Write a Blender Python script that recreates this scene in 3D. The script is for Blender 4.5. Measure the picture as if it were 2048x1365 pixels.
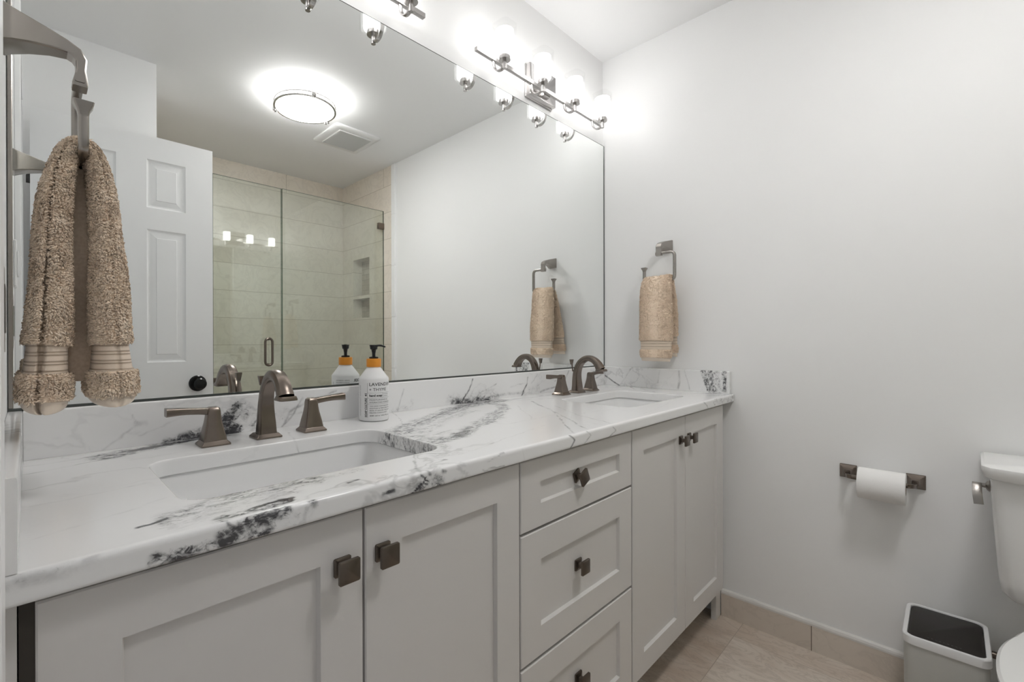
import bpy, bmesh, math, random
import numpy as np
from mathutils import Vector, Matrix
for o in list(bpy.data.objects): bpy.data.objects.remove(o)
scene = bpy.context.scene
COL = scene.collection
PI = math.pi
random.seed(7)

# ---------------------------------------------------------------- camera
CAM_Z = 1.1008                       # lens height; room corner distances below are metres from the lens
W, D, CEIL, XL = 2.0239, 1.1525, 2.44, -0.028   # right wall x, mirror wall y, ceiling, left wall x
cam = bpy.data.cameras.new('camera'); camo = bpy.data.objects.new('camera', cam); COL.objects.link(camo)
cam.sensor_width = 36; cam.lens = 920.93 * 36 / 2048; cam.shift_x = (1024 - 923.19) / 2048
cam.clip_start = 0.01; cam.clip_end = 50
ya, pi_, ro = math.radians(46.7574), math.radians(-0.0889), math.radians(-0.1338)
F = Vector((math.cos(ya), math.sin(ya), 0)); R = Vector((math.sin(ya), -math.cos(ya), 0)); U = Vector((0, 0, 1))
F2 = F * math.cos(pi_) + U * math.sin(pi_); U2 = U * math.cos(pi_) - F * math.sin(pi_)
R3 = R * math.cos(ro) + U2 * math.sin(ro); U3 = U2 * math.cos(ro) - R * math.sin(ro)
camo.matrix_world = Matrix(((R3.x, U3.x, -F2.x, 0), (R3.y, U3.y, -F2.y, 0), (R3.z, U3.z, -F2.z, CAM_Z), (0, 0, 0, 1)))
scene.camera = camo

# ---------------------------------------------------------------- exposure, world, daylight from the hall
vs = scene.view_settings
scene.display_settings.display_device = 'sRGB'
vs.view_transform = 'Standard'; vs.look = 'None'; vs.gamma = 1; vs.use_curve_mapping = False; vs.exposure = 0.78
world = bpy.data.worlds.new('world'); scene.world = world; world.use_nodes = True
wb = world.node_tree.nodes['Background']; wb.inputs[0].default_value = (0.93, 0.97, 1.0, 1); wb.inputs[1].default_value = 0.2
LAMP = 6.2        # frosted shades of the vanity lights
DOME = 24.5         # ceiling light bowl

# ---------------------------------------------------------------- materials
def mat(name, col, rough=0.5, metal=0.0, spec=0.5, bump=None, coat=0.0, sheen=0.0, var=None):
    m = bpy.data.materials.new(name); m.use_nodes = True
    nt = m.node_tree; b = nt.nodes['Principled BSDF']
    b.inputs['Base Color'].default_value = (*col, 1); b.inputs['Roughness'].default_value = rough
    b.inputs['Metallic'].default_value = metal; b.inputs['Specular IOR Level'].default_value = spec
    b.inputs['Coat Weight'].default_value = coat; b.inputs['Sheen Weight'].default_value = sheen
    tc = nt.nodes.new('ShaderNodeTexCoord')
    if var:                                     # (scale, amount): gentle tone variation
        n = nt.nodes.new('ShaderNodeTexNoise'); n.inputs['Scale'].default_value = var[0]; n.inputs['Detail'].default_value = 4
        nt.links.new(tc.outputs['Object'], n.inputs['Vector'])
        mx = nt.nodes.new('ShaderNodeMix'); mx.data_type = 'RGBA'
        mx.inputs['A'].default_value = (*[c * (1 - var[1]) for c in col], 1); mx.inputs['B'].default_value = (*[min(1, c * (1 + var[1])) for c in col], 1)
        nt.links.new(n.outputs['Fac'], mx.inputs['Factor']); nt.links.new(mx.outputs['Result'], b.inputs['Base Color'])
    if bump:                                    # (scale, strength, distance)
        n = nt.nodes.new('ShaderNodeTexNoise'); n.inputs['Scale'].default_value = bump[0]; n.inputs['Detail'].default_value = 3
        nt.links.new(tc.outputs['Object'], n.inputs['Vector'])
        bp = nt.nodes.new('ShaderNodeBump'); bp.inputs['Strength'].default_value = bump[1]; bp.inputs['Distance'].default_value = bump[2]
        nt.links.new(n.outputs['Fac'], bp.inputs['Height']); nt.links.new(bp.outputs['Normal'], b.inputs['Normal'])
    return m
def N(nt, t, **kw):
    n = nt.nodes.new(t)
    for k, v in kw.items():
        if k in n.inputs: n.inputs[k].default_value = v
        else: setattr(n, k, v)
    return n
def math_(nt, op, a, b=None, c=None):
    n = nt.nodes.new('ShaderNodeMath'); n.operation = op
    for i, v in enumerate((a, b, c)):
        if v is None: continue
        if isinstance(v, (int, float)): n.inputs[i].default_value = v
        else: nt.links.new(v, n.inputs[i])
    return n.outputs[0]
def mixc(nt, f, a, b):
    n = nt.nodes.new('ShaderNodeMix'); n.data_type = 'RGBA'
    for k, v in (('Factor', f), ('A', a), ('B', b)):
        if isinstance(v, (int, float)): n.inputs[k].default_value = v
        elif isinstance(v, tuple): n.inputs[k].default_value = (*v, 1)
        else: nt.links.new(v, n.inputs[k])
    return n.outputs['Result']
def ramp(nt, v, lo, hi):
    n = nt.nodes.new('ShaderNodeMapRange'); n.inputs['From Min'].default_value = lo; n.inputs['From Max'].default_value = hi
    n.interpolation_type = 'SMOOTHSTEP'; nt.links.new(v, n.inputs['Value']); return n.outputs['Result']

M_WALL = mat('wall_paint', (0.905, 0.905, 0.902), 0.55, bump=(260, 0.05, 0.0004))
M_CEIL = mat('ceiling_paint', (0.90, 0.90, 0.90), 0.7, bump=(200, 0.05, 0.0004))
M_TRIM = mat('white_gloss_paint', (0.92, 0.92, 0.92), 0.32)
M_CAB = mat('cabinet_paint', (0.725, 0.705, 0.688), 0.38, bump=(90, 0.03, 0.0003))
M_CABIN = mat('cabinet_inside', (0.13, 0.115, 0.10), 0.7)
M_BRONZE = mat('brushed_bronze', (0.215, 0.180, 0.155), 0.27, metal=1.0, var=(35, 0.12))
M_KNOB = mat('dark_bronze', (0.150, 0.125, 0.105), 0.30, metal=0.85, var=(40, 0.1))
M_PEWTER = mat('pewter_nickel', (0.36, 0.335, 0.31), 0.27, metal=1.0, var=(30, 0.08))
M_NICKEL = mat('satin_nickel', (0.56, 0.54, 0.53), 0.24, metal=1.0)
M_CHROME = mat('chrome', (0.33, 0.31, 0.29), 0.34, metal=1.0)
M_PORC = mat('porcelain', (0.84, 0.84, 0.83), 0.10, coat=0.4)
M_SINK = mat('sink_porcelain', (0.88, 0.88, 0.88), 0.12, coat=0.3)
M_BLACK = mat('black_plastic', (0.012, 0.012, 0.013), 0.22)
M_BLACKM = mat('black_metal', (0.012, 0.012, 0.012), 0.25, metal=0.3)
M_ORANGE = mat('orange_collar', (0.85, 0.33, 0.03), 0.38)
M_BOTTLE = mat('white_bottle', (0.84, 0.84, 0.84), 0.3)
M_INK = mat('label_ink', (0.02, 0.02, 0.02), 0.5)
M_PAPER = mat('tissue_paper', (0.88, 0.87, 0.86), 0.9, bump=(420, 0.35, 0.001))
M_CORE = mat('cardboard', (0.30, 0.22, 0.15), 0.9)
M_BIN = mat('bin_plastic', (0.55, 0.555, 0.53), 0.45)
M_BINRIM = mat('bin_rim', (0.76, 0.76, 0.76), 0.3)
M_LID = mat('bin_lid', (0.020, 0.017, 0.015), 0.45, spec=0.3)
M_PLATE = mat('switch_plate_plastic', (0.74, 0.73, 0.70), 0.35)
M_VENT = mat('vent_plastic', (0.82, 0.82, 0.81), 0.4)
M_VENTG = mat('vent_grille', (0.70, 0.70, 0.68), 0.6)
M_EDGE = mat('mirror_channel', (0.10, 0.11, 0.105), 0.3, metal=0.7)
M_GREY = mat('grey_gap', (0.12, 0.12, 0.11), 0.6)

def mirror_mat():
    m = bpy.data.materials.new('mirror_glass'); m.use_nodes = True; nt = m.node_tree; nt.nodes.clear()
    o = nt.nodes.new('ShaderNodeOutputMaterial'); g = nt.nodes.new('ShaderNodeBsdfGlossy')
    g.inputs['Color'].default_value = (0.94, 0.955, 0.945, 1); g.inputs['Roughness'].default_value = 0.0
    nt.links.new(g.outputs[0], o.inputs[0]); return m
M_MIRROR = mirror_mat()
def glass_mat(name, tint, refl=0.9, ior=1.5, rough=0.0):
    m = bpy.data.materials.new(name); m.use_nodes = True; nt = m.node_tree; nt.nodes.clear()
    o = nt.nodes.new('ShaderNodeOutputMaterial'); t = nt.nodes.new('ShaderNodeBsdfTransparent'); t.inputs[0].default_value = (*tint, 1)
    g = nt.nodes.new('ShaderNodeBsdfGlossy'); g.inputs['Roughness'].default_value = rough; g.inputs['Color'].default_value = (1, 1, 1, 1)
    lw = nt.nodes.new('ShaderNodeLayerWeight'); lw.inputs['Blend'].default_value = 0.5     # Schlick reflectance, same from both sides
    k = math_(nt, 'MULTIPLY', math_(nt, 'ADD', 0.04, math_(nt, 'MULTIPLY', math_(nt, 'POWER', lw.outputs['Facing'], 5.0), 0.8)), refl)
    mx = nt.nodes.new('ShaderNodeMixShader'); nt.links.new(k, mx.inputs[0]); nt.links.new(t.outputs[0], mx.inputs[1]); nt.links.new(g.outputs[0], mx.inputs[2])
    nt.links.new(mx.outputs[0], o.inputs[0]); return m
M_SHGLASS = glass_mat('shower_glass', (0.938, 0.966, 0.948), 1.7)
M_CLEAR = glass_mat('clear_shade_glass', (0.985, 0.985, 0.985), 0.30)
M_GEDGE = glass_mat('shower_glass_edge', (0.25, 0.40, 0.33), 1.0)
def emis(name, col, s):
    m = bpy.data.materials.new(name); m.use_nodes = True; nt = m.node_tree; nt.nodes.clear()
    o = nt.nodes.new('ShaderNodeOutputMaterial'); e = nt.nodes.new('ShaderNodeEmission'); e.inputs[0].default_value = (*col, 1); e.inputs[1].default_value = s
    nt.links.new(e.outputs[0], o.inputs[0]); return m
M_LAMP = emis('frosted_lit_glass', (1.0, 0.992, 0.982), LAMP)
M_DOME = emis('lit_ceiling_bowl', (1.0, 0.992, 0.98), DOME)

def marble_mat():
    m = bpy.data.materials.new('veined_marble'); m.use_nodes = True; nt = m.node_tree; b = nt.nodes['Principled BSDF']
    tc = nt.nodes.new('ShaderNodeTexCoord'); P = tc.outputs['Object']
    ln = N(nt, 'ShaderNodeAttribute', attribute_name='vein').outputs['Fac']
    pt = N(nt, 'ShaderNodeAttribute', attribute_name='patch').outputs['Fac']
    wp = N(nt, 'ShaderNodeTexNoise', Scale=5.0, Detail=4.0); nt.links.new(P, wp.inputs['Vector'])
    vm = nt.nodes.new('ShaderNodeVectorMath'); vm.operation = 'MULTIPLY_ADD'; vm.inputs[1].default_value = (0.22, 0.22, 0.22)
    nt.links.new(wp.outputs['Color'], vm.inputs[0]); nt.links.new(P, vm.inputs[2])
    mp = nt.nodes.new('ShaderNodeMapping'); mp.inputs['Scale'].default_value = (1.0, 2.6, 2.6); mp.inputs['Rotation'].default_value = (0, 0, -0.35)
    nt.links.new(vm.outputs[0], mp.inputs['Vector'])
    # faint wandering grey veins
    n1 = N(nt, 'ShaderNodeTexNoise', Scale=2.6, Detail=5.0, Roughness=0.55); nt.links.new(mp.outputs[0], n1.inputs['Vector'])
    a = math_(nt, 'ABSOLUTE', math_(nt, 'SUBTRACT', n1.outputs['Fac'], 0.5))
    faint = math_(nt, 'MULTIPLY', math_(nt, 'SUBTRACT', 1.0, ramp(nt, a, 0.0, 0.028)), 0.26)
    n2 = N(nt, 'ShaderNodeTexNoise', Scale=1.7, Detail=3.0); nt.links.new(P, n2.inputs['Vector'])
    faint = math_(nt, 'MULTIPLY', faint, ramp(nt, n2.outputs['Fac'], 0.38, 0.62))
    cloud = math_(nt, 'MULTIPLY', ramp(nt, n2.outputs['Fac'], 0.35, 0.75), 0.10)
    # streaky speckle inside the dark patches
    mp2 = nt.nodes.new('ShaderNodeMapping'); mp2.inputs['Scale'].default_value = (1.0, 2.2, 1.3); mp2.inputs['Rotation'].default_value = (0, 0, -0.5)
    nt.links.new(P, mp2.inputs['Vector'])
    sp = N(nt, 'ShaderNodeTexNoise', Scale=85.0, Detail=7.0, Roughness=0.72, Distortion=0.7); nt.links.new(mp2.outputs[0], sp.inputs['Vector'])
    thr = math_(nt, 'SUBTRACT', 0.64, math_(nt, 'MULTIPLY', pt, 0.17))
    d = math_(nt, 'SUBTRACT', sp.outputs['Fac'], thr)
    speck = math_(nt, 'MULTIPLY', ramp(nt, d, -0.04, 0.24), ramp(nt, pt, 0.0, 0.35))
    hz = N(nt, 'ShaderNodeTexNoise', Scale=48.0, Detail=5.0, Roughness=0.6, Distortion=0.6); nt.links.new(mp2.outputs[0], hz.inputs['Vector'])
    haze = math_(nt, 'MULTIPLY', math_(nt, 'POWER', pt, 1.2), math_(nt, 'ADD', 0.10, math_(nt, 'MULTIPLY', ramp(nt, hz.outputs['Fac'], 0.36, 0.66), 0.55)))
    n3 = N(nt, 'ShaderNodeTexNoise', Scale=38.0, Detail=4.0); nt.links.new(P, n3.inputs['Vector'])
    ln2 = math_(nt, 'MULTIPLY', ln, math_(nt, 'ADD', 0.35, math_(nt, 'MULTIPLY', ramp(nt, n3.outputs['Fac'], 0.3, 0.7), 0.9)))
    tot = math_(nt, 'ADD', math_(nt, 'ADD', faint, cloud), math_(nt, 'ADD', haze, math_(nt, 'ADD', math_(nt, 'MULTIPLY', speck, 0.80), ln2)))
    tot = math_(nt, 'MINIMUM', tot, 1.0)
    col = mixc(nt, ramp(nt, tot, 0.0, 1.0), (0.885, 0.885, 0.885), (0.065, 0.065, 0.072))
    n4 = N(nt, 'ShaderNodeTexNoise', Scale=3.0, Detail=2.0); nt.links.new(P, n4.inputs['Vector'])
    warm = math_(nt, 'MULTIPLY', ramp(nt, n4.outputs['Fac'], 0.5, 0.8), 0.25)
    col = mixc(nt, warm, col, mixc(nt, 0.5, col, (0.62, 0.56, 0.49)))
    nt.links.new(col, b.inputs['Base Color']); b.inputs['Roughness'].default_value = 0.16; b.inputs['Specular IOR Level'].default_value = 0.45
    return m
M_MARBLE = marble_mat()

def tile_mat(name, axes, bw, bh, off, origin, ca, cb, mortar, rough=0.35, msize=0.0016, vein=0.35, voff=0.5, smooth=0.6, big=2.0, stretch=(1, 1, 1), freq=2):
    m = bpy.data.materials.new(name); m.use_nodes = True; nt = m.node_tree; b = nt.nodes['Principled BSDF']
    tc = nt.nodes.new('ShaderNodeTexCoord'); sx = nt.nodes.new('ShaderNodeSeparateXYZ'); nt.links.new(tc.outputs['Object'], sx.inputs[0])
    cx = nt.nodes.new('ShaderNodeCombineXYZ')
    nt.links.new(math_(nt, 'SUBTRACT', sx.outputs[axes[0]], origin[0]), cx.inputs[0]); nt.links.new(math_(nt, 'SUBTRACT', sx.outputs[axes[1]], origin[1]), cx.inputs[1])
    br = nt.nodes.new('ShaderNodeTexBrick'); nt.links.new(cx.outputs[0], br.inputs['Vector'])
    br.offset = off; br.offset_frequency = freq; br.inputs['Scale'].default_value = 1; br.inputs['Brick Width'].default_value = bw; br.inputs['Row Height'].default_value = bh
    br.inputs['Mortar Size'].default_value = msize; br.inputs['Mortar Smooth'].default_value = 0.1
    br.inputs['Color1'].default_value = (0, 0, 0, 1); br.inputs['Color2'].default_value = (1, 1, 1, 1); br.inputs['Mortar'].default_value = (0.5, 0.5, 0.5, 1)
    wp = N(nt, 'ShaderNodeTexNoise', Scale=big, Detail=6.0, Roughness=0.6, Distortion=0.8)
    add = nt.nodes.new('ShaderNodeVectorMath'); add.operation = 'ADD'; nt.links.new(tc.outputs['Object'], add.inputs[0])
    st = nt.nodes.new('ShaderNodeVectorMath'); st.operation = 'MULTIPLY'; st.inputs[1].default_value = stretch
    sc = nt.nodes.new('ShaderNodeVectorMath'); sc.operation = 'SCALE'; sc.inputs['Scale'].default_value = 7.0; nt.links.new(br.outputs['Color'], sc.inputs[0]); nt.links.new(sc.outputs[0], add.inputs[1])
    nt.links.new(add.outputs[0], st.inputs[0]); nt.links.new(st.outputs[0], wp.inputs['Vector'])
    v1 = ramp(nt, wp.outputs['Fac'], 0.3, 0.7)
    w2 = N(nt, 'ShaderNodeTexNoise', Scale=big * 3.2, Detail=7.0, Roughness=0.62, Distortion=1.6); nt.links.new(st.outputs[0], w2.inputs['Vector'])
    ve = math_(nt, 'SUBTRACT', 1.0, ramp(nt, math_(nt, 'ABSOLUTE', math_(nt, 'SUBTRACT', w2.outputs['Fac'], 0.5)), 0.0, 0.05))
    f = math_(nt, 'ADD', math_(nt, 'MULTIPLY', v1, smooth), math_(nt, 'MULTIPLY', br.outputs['Color'], 1 - smooth))
    col = mixc(nt, f, ca, cb)
    col = mixc(nt, math_(nt, 'MULTIPLY', ve, vein), col, tuple(c * 0.62 for c in ca))
    col = mixc(nt, br.outputs['Fac'], col, mortar)
    nt.links.new(col, b.inputs['Base Color']); b.inputs['Roughness'].default_value = rough
    bp = nt.nodes.new('ShaderNodeBump'); bp.inputs['Strength'].default_value = 0.4; bp.inputs['Distance'].default_value = 0.002; bp.invert = True
    nt.links.new(br.outputs['Fac'], bp.inputs['Height']); nt.links.new(bp.outputs['Normal'], b.inputs['Normal'])
    return m
M_FLOOR = tile_mat('travertine_floor', (0, 1), 0.457, 0.457, 0.0, (1.903 - 457 * 0.01, 0.553 - 457 * 0.01), (0.52, 0.41, 0.32), (0.76, 0.69, 0.61), (0.45, 0.37, 0.30), 0.28, 0.0012, 0.30, smooth=0.6, big=4.0, stretch=(1.5, 0.6, 1))
M_BASEB = tile_mat('travertine_baseboard', (1, 2), 0.457, 0.4, 0.0, (0.339 - 4.57, -0.1), (0.66, 0.58, 0.50), (0.76, 0.69, 0.61), (0.16, 0.12, 0.09), 0.35, 0.0013, 0.15, smooth=0.7)
SHA, SHB, SHM = (0.74, 0.665, 0.57), (0.85, 0.785, 0.70), (0.46, 0.40, 0.32)
M_TILEB = tile_mat('shower_back_tile', (0, 2), 1.83, 0.2035, 0.5, (1.517 - 4.575, 0.0526 - 2.035), SHA, SHB, SHM, 0.3, 0.0016, 0.18, smooth=0.6, freq=21)
M_TILES = tile_mat('shower_side_tile', (1, 2), 1.83, 0.2035, 0.5, (-4.4, 0.0526 - 2.035), SHA, SHB, SHM, 0.3, 0.0016, 0.18, smooth=0.6)
M_MOSAIC = tile_mat('niche_mosaic', (1, 2), 0.09, 0.045, 0.5, (0, 0), (0.46, 0.40, 0.32), (0.68, 0.62, 0.54), (0.36, 0.31, 0.25), 0.4, 0.002, 0.1, smooth=0.3)

def terry_mat(name, col, dark):
    m = bpy.data.materials.new(name); m.use_nodes = True; nt = m.node_tree; b = nt.nodes['Principled BSDF']
    tc = nt.nodes.new('ShaderNodeTexCoord')
    n = N(nt, 'ShaderNodeTexNoise', Scale=260.0, Detail=3.0); nt.links.new(tc.outputs['Object'], n.inputs['Vector'])
    n2 = N(nt, 'ShaderNodeTexNoise', Scale=9.0, Detail=3.0); nt.links.new(tc.outputs['Object'], n2.inputs['Vector'])
    c = mixc(nt, ramp(nt, n.outputs['Fac'], 0.25, 0.7), dark, col)
    c = mixc(nt, math_(nt, 'MULTIPLY', n2.outputs['Fac'], 0.35), c, tuple(min(1, x * 1.25) for x in col))
    nt.links.new(c, b.inputs['Base Color']); b.inputs['Roughness'].default_value = 0.95; b.inputs['Specular IOR Level'].default_value = 0.1
    b.inputs['Sheen Weight'].default_value = 0.45; b.inputs['Sheen Roughness'].default_value = 0.5; b.inputs['Sheen Tint'].default_value = (1.0, 0.93, 0.85, 1)
    return m
M_TERRY = terry_mat('beige_terry', (0.95, 0.755, 0.60), (0.80, 0.60, 0.45))
def band_mat():
    m = mat('beige_woven_band', (0.80, 0.68, 0.56), 0.8, spec=0.2, sheen=0.2); nt = m.node_tree; b = nt.nodes['Principled BSDF']
    tc = nt.nodes.new('ShaderNodeTexCoord'); sx = nt.nodes.new('ShaderNodeSeparateXYZ'); nt.links.new(tc.outputs['Object'], sx.inputs[0])
    w = math_(nt, 'SINE', math_(nt, 'MULTIPLY', sx.outputs[2], 2 * PI / 0.0122)); w2 = math_(nt, 'SINE', math_(nt, 'ADD', math_(nt, 'MULTIPLY', sx.outputs[2], 2 * PI / 0.0122), 2.0)); f = math_(nt, 'MAXIMUM', ramp(nt, w, 0.80, 0.98), ramp(nt, w2, 0.80, 0.98))
    n = N(nt, 'ShaderNodeTexNoise', Scale=420.0, Detail=2.0); nt.links.new(tc.outputs['Object'], n.inputs['Vector'])
    c = mixc(nt, math_(nt, 'MULTIPLY', n.outputs['Fac'], 0.5), (0.80, 0.68, 0.56), (0.68, 0.56, 0.45))
    nt.links.new(mixc(nt, math_(nt, 'MULTIPLY', f, 0.7), c, (0.40, 0.29, 0.20)), b.inputs['Base Color'])
    bp = nt.nodes.new('ShaderNodeBump'); bp.inputs['Strength'].default_value = 0.8; bp.inputs['Distance'].default_value = 0.0015; bp.invert = True
    nt.links.new(f, bp.inputs['Height']); nt.links.new(bp.outputs['Normal'], b.inputs['Normal']); return m
M_RIB = band_mat()
M_BAND = mat('beige_hem', (0.78, 0.67, 0.56), 0.8, spec=0.2, sheen=0.3, bump=(900, 0.25, 0.0006))

# ---------------------------------------------------------------- object helpers
def link(name, me, parent=None):
    o = bpy.data.objects.new(name, me); COL.objects.link(o)
    if parent: o.parent = parent
    return o
def obj(name, bm, m, parent=None, smooth=False, loc=None):
    bmesh.ops.recalc_face_normals(bm, faces=bm.faces[:])
    me = bpy.data.meshes.new(name); bm.to_mesh(me); bm.free()
    if isinstance(m, (list, tuple)):
        for x in m: me.materials.append(x)
    else: me.materials.append(m)
    if smooth:
        me.polygons.foreach_set('use_smooth', [True] * len(me.polygons)); me.set_sharp_from_angle(angle=math.radians(38))
    o = link(name, me, parent)
    if loc: o.location = loc
    return o
def tag(o, label=None, cat=None, group=None, kind=None):
    if label: o['label'] = label
    if cat: o['category'] = cat
    if group: o['group'] = group
    if kind: o['kind'] = kind
    return o
def thing(name, label, cat, loc=(0, 0, 0), rz=0, group=None):
    o = bpy.data.objects.new(name, None); COL.objects.link(o); o.location = loc; o.rotation_euler = (0, 0, rz); o.empty_display_size = 0.05
    return tag(o, label, cat, group)
def dup(root, loc, rz=0, label=None):
    r = root.copy(); COL.objects.link(r); r.location = loc; r.rotation_euler = (0, 0, rz)
    if label: r['label'] = label
    for ch in list(root.children):
        c = ch.copy(); COL.objects.link(c); c.parent = r
        for g in list(ch.children):
            d = g.copy(); COL.objects.link(d); d.parent = c
    return r
def struct(name, bm, m, parent=None, smooth=False):
    o = obj(name, bm, m, parent, smooth)
    if not parent: o['kind'] = 'structure'
    return o
def box(bm, x0, x1, y0, y1, z0, z1, bev=0, seg=2):
    r = bmesh.ops.create_cube(bm, size=1); vs_ = r['verts']
    for v in vs_:
        v.co = Vector(((x0 + x1) / 2 + v.co.x * (x1 - x0), (y0 + y1) / 2 + v.co.y * (y1 - y0), (z0 + z1) / 2 + v.co.z * (z1 - z0)))
    if bev: bmesh.ops.bevel(bm, geom=list({e for v in vs_ for e in v.link_edges}), offset=bev, segments=seg, affect='EDGES', profile=0.5)
    return bm
def B(*a, **k): return box(bmesh.new(), *a, **k)
def loft(bm, secs, cap=True, closed=True):
    rows = [[bm.verts.new(p) for p in s] for s in secs]; n = len(rows[0])
    for a, b in zip(rows[:-1], rows[1:]):
        for i in range(n if closed else n - 1):
            j = (i + 1) % n; bm.faces.new((a[i], a[j], b[j], b[i]))
    if cap and closed:
        bm.faces.new(rows[0][::-1]); bm.faces.new(rows[-1])
    return rows
def rr(w, h, r, n=4):
    """rounded rectangle outline, counter-clockwise, centred"""
    pts = []; r = min(r, w / 2 - 1e-5, h / 2 - 1e-5)
    for cx, cy, a0 in ((w / 2 - r, h / 2 - r, 0), (-w / 2 + r, h / 2 - r, 90), (-w / 2 + r, -h / 2 + r, 180), (w / 2 - r, -h / 2 + r, 270)):
        for i in range(n + 1):
            a = math.radians(a0 + 90 * i / n); pts.append((cx + r * math.cos(a), cy + r * math.sin(a)))
    return pts
def stack(bm, cx, cy, levels, cap=True):
    """levels: (z, w, h, r[, dx, dy]) rounded rectangles piled up"""
    secs = []
    for l in levels:
        dx, dy = (l[4], l[5]) if len(l) > 4 else (0, 0)
        secs.append([(cx + dx + a, cy + dy + b, l[0]) for a, b in rr(l[1], l[2], l[3])])
    return loft(bm, secs, cap)
def lathe(bm, prof, cx=0, cy=0, n=32, cap=True, axis='z', c0=0):
    secs = []
    for r, z in prof:
        r = max(r, 1e-5); ring = []
        for i in range(n):
            a = 2 * PI * i / n; u, v = r * math.cos(a), r * math.sin(a)
            ring.append((cx + u, cy + v, z) if axis == 'z' else ((cx + u, z, cy + v) if axis == 'y' else (z, cx + u, cy + v)))
        secs.append(ring)
    return loft(bm, secs, cap)
def sweep(bm, path, sec, cap=True, up=(1, 0, 0), scale=None):
    """sec: list of (a,b); a runs along `up`, b along the in-plane normal of the path"""
    up = Vector(up).normalized(); P = [Vector(p) for p in path]; secs = []
    for i, p in enumerate(P):
        t = (P[min(i + 1, len(P) - 1)] - P[max(i - 1, 0)]).normalized()
        a = (up - t * up.dot(t)).normalized(); b = t.cross(a); s = scale[i] if scale else (1, 1)
        if not isinstance(s, tuple): s = (s, s)
        secs.append([p + a * (q[0] * s[0]) + b * (q[1] * s[1]) for q in sec])
    return loft(bm, secs, cap)
def circ(r, n=12): return [(r * math.cos(2 * PI * i / n), r * math.sin(2 * PI * i / n)) for i in range(n)]
def smoothpath(pts, k=6):
    P = [np.array(p, float) for p in pts]; P = [2 * P[0] - P[1]] + P + [2 * P[-1] - P[-2]]; out = []
    for i in range(1, len(P) - 2):
        for j in range(k):
            t = j / k; a, b, c, d = P[i - 1:i + 3]
            out.append(tuple(0.5 * ((2 * b) + (c - a) * t + (2 * a - 5 * b + 4 * c - d) * t * t + (3 * b - a - 3 * c + d) * t ** 3)))
    out.append(tuple(P[-2])); return out
def bend(p0, c, p1, r, n=6):
    """rounded corner at c between straight runs from p0 and to p1"""
    p0, c, p1 = map(Vector, (p0, c, p1)); a = c + (p0 - c).normalized() * r; b = c + (p1 - c).normalized() * r
    return [tuple(a.lerp(c, t).lerp(c.lerp(b, t), t)) for t in [i / n for i in range(n + 1)]]

# ================================================================ ROOM
YB = -1.381                                    # tiled back wall of the shower
NX = 0.455                                     # side of the partition beside the door
DY0, DY1 = -0.20, 0.45                         # doorway in the left wall
struct('floor', B(XL - 0.9, W + 0.1, YB - 0.1, D + 0.1, -0.05, 0.0), M_FLOOR)
struct('ceiling', B(XL - 0.1, W + 0.1, YB - 0.1, D + 0.1, CEIL, CEIL + 0.08), M_CEIL)
struct('wall_back', B(XL - 0.1, W + 0.1, D, D + 0.1, 0.0, CEIL), M_WALL)
struct('wall_right', B(W, W + 0.1, -0.60, D, 0.0, CEIL), M_WALL)
bm = B(XL - 0.1, XL, DY1, D, 0, CEIL)
box(bm, XL - 0.1, XL, DY0, DY1, 2.045, CEIL); box(bm, XL - 0.1, XL, -0.345, DY0, 0, CEIL)
struct('wall_left', bm, M_WALL)
struct('wall_partition', B(XL - 0.1, NX, YB - 0.1, -0.345, 0, CEIL), M_WALL)

def grid_wall(name, plane, a, c, holes, m, depth, hmat):
    """tiled wall in the y-z plane at x=plane with recessed niches; a, c: cut coordinates along y and z"""
    bm = bmesh.new()
    for i in range(len(a) - 1):
        for j in range(len(c) - 1):
            y0, y1, z0, z1 = a[i], a[i + 1], c[j], c[j + 1]
            if (i, j) in holes:
                q = [(y0, z0), (y1, z0), (y1, z1), (y0, z1)]
                f = [bm.verts.new((plane, y, z)) for y, z in q]; k = [bm.verts.new((plane + depth, y, z)) for y, z in q]
                for t in range(4): bm.faces.new((f[t], f[(t + 1) % 4], k[(t + 1) % 4], k[t]))
                fc = bm.faces.new(k); fc.material_index = 1
            else: bm.faces.new([bm.verts.new((plane, y, z)) for y, z in ((y0, z0), (y1, z0), (y1, z1), (y0, z1))])
    bmesh.ops.remove_doubles(bm, verts=bm.verts[:], dist=1e-5)
    return struct(name, bm, [m, hmat])
TX = W - 0.004
grid_wall('wall_shower_right', TX, [YB, -1.202, -0.948, -0.628], [0, 1.288, 1.450, 1.478, 1.782, CEIL], {(1, 1), (1, 3)}, M_TILES, 0.085, M_MOSAIC)
struct('wall_shower_backing', B(TX + 0.09, TX + 0.12, YB, -0.60, 0, CEIL), M_TILES)
struct('wall_shower_back', B(NX, W + 0.1, YB - 0.1, YB, 0, CEIL), M_TILEB)
struct('wall_shower_left', B(NX, NX + 0.008, YB, -0.72, 0, CEIL), M_TILES)
bm = bmesh.new()
for k in range(6): box(bm, W - 0.012, W + 0.02, -0.628, -0.583, 0.11 + k * 0.39, min(CEIL, 0.11 + k * 0.39 + 0.389), 0.004)
struct('trim_1', bm, M_TRIM)                    # white stone strip between tile and painted wall
struct('trim_2', B(NX, W, -0.80, -0.69, 0.0, 0.11, 0.004), M_TILEB)      # shower curb

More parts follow.
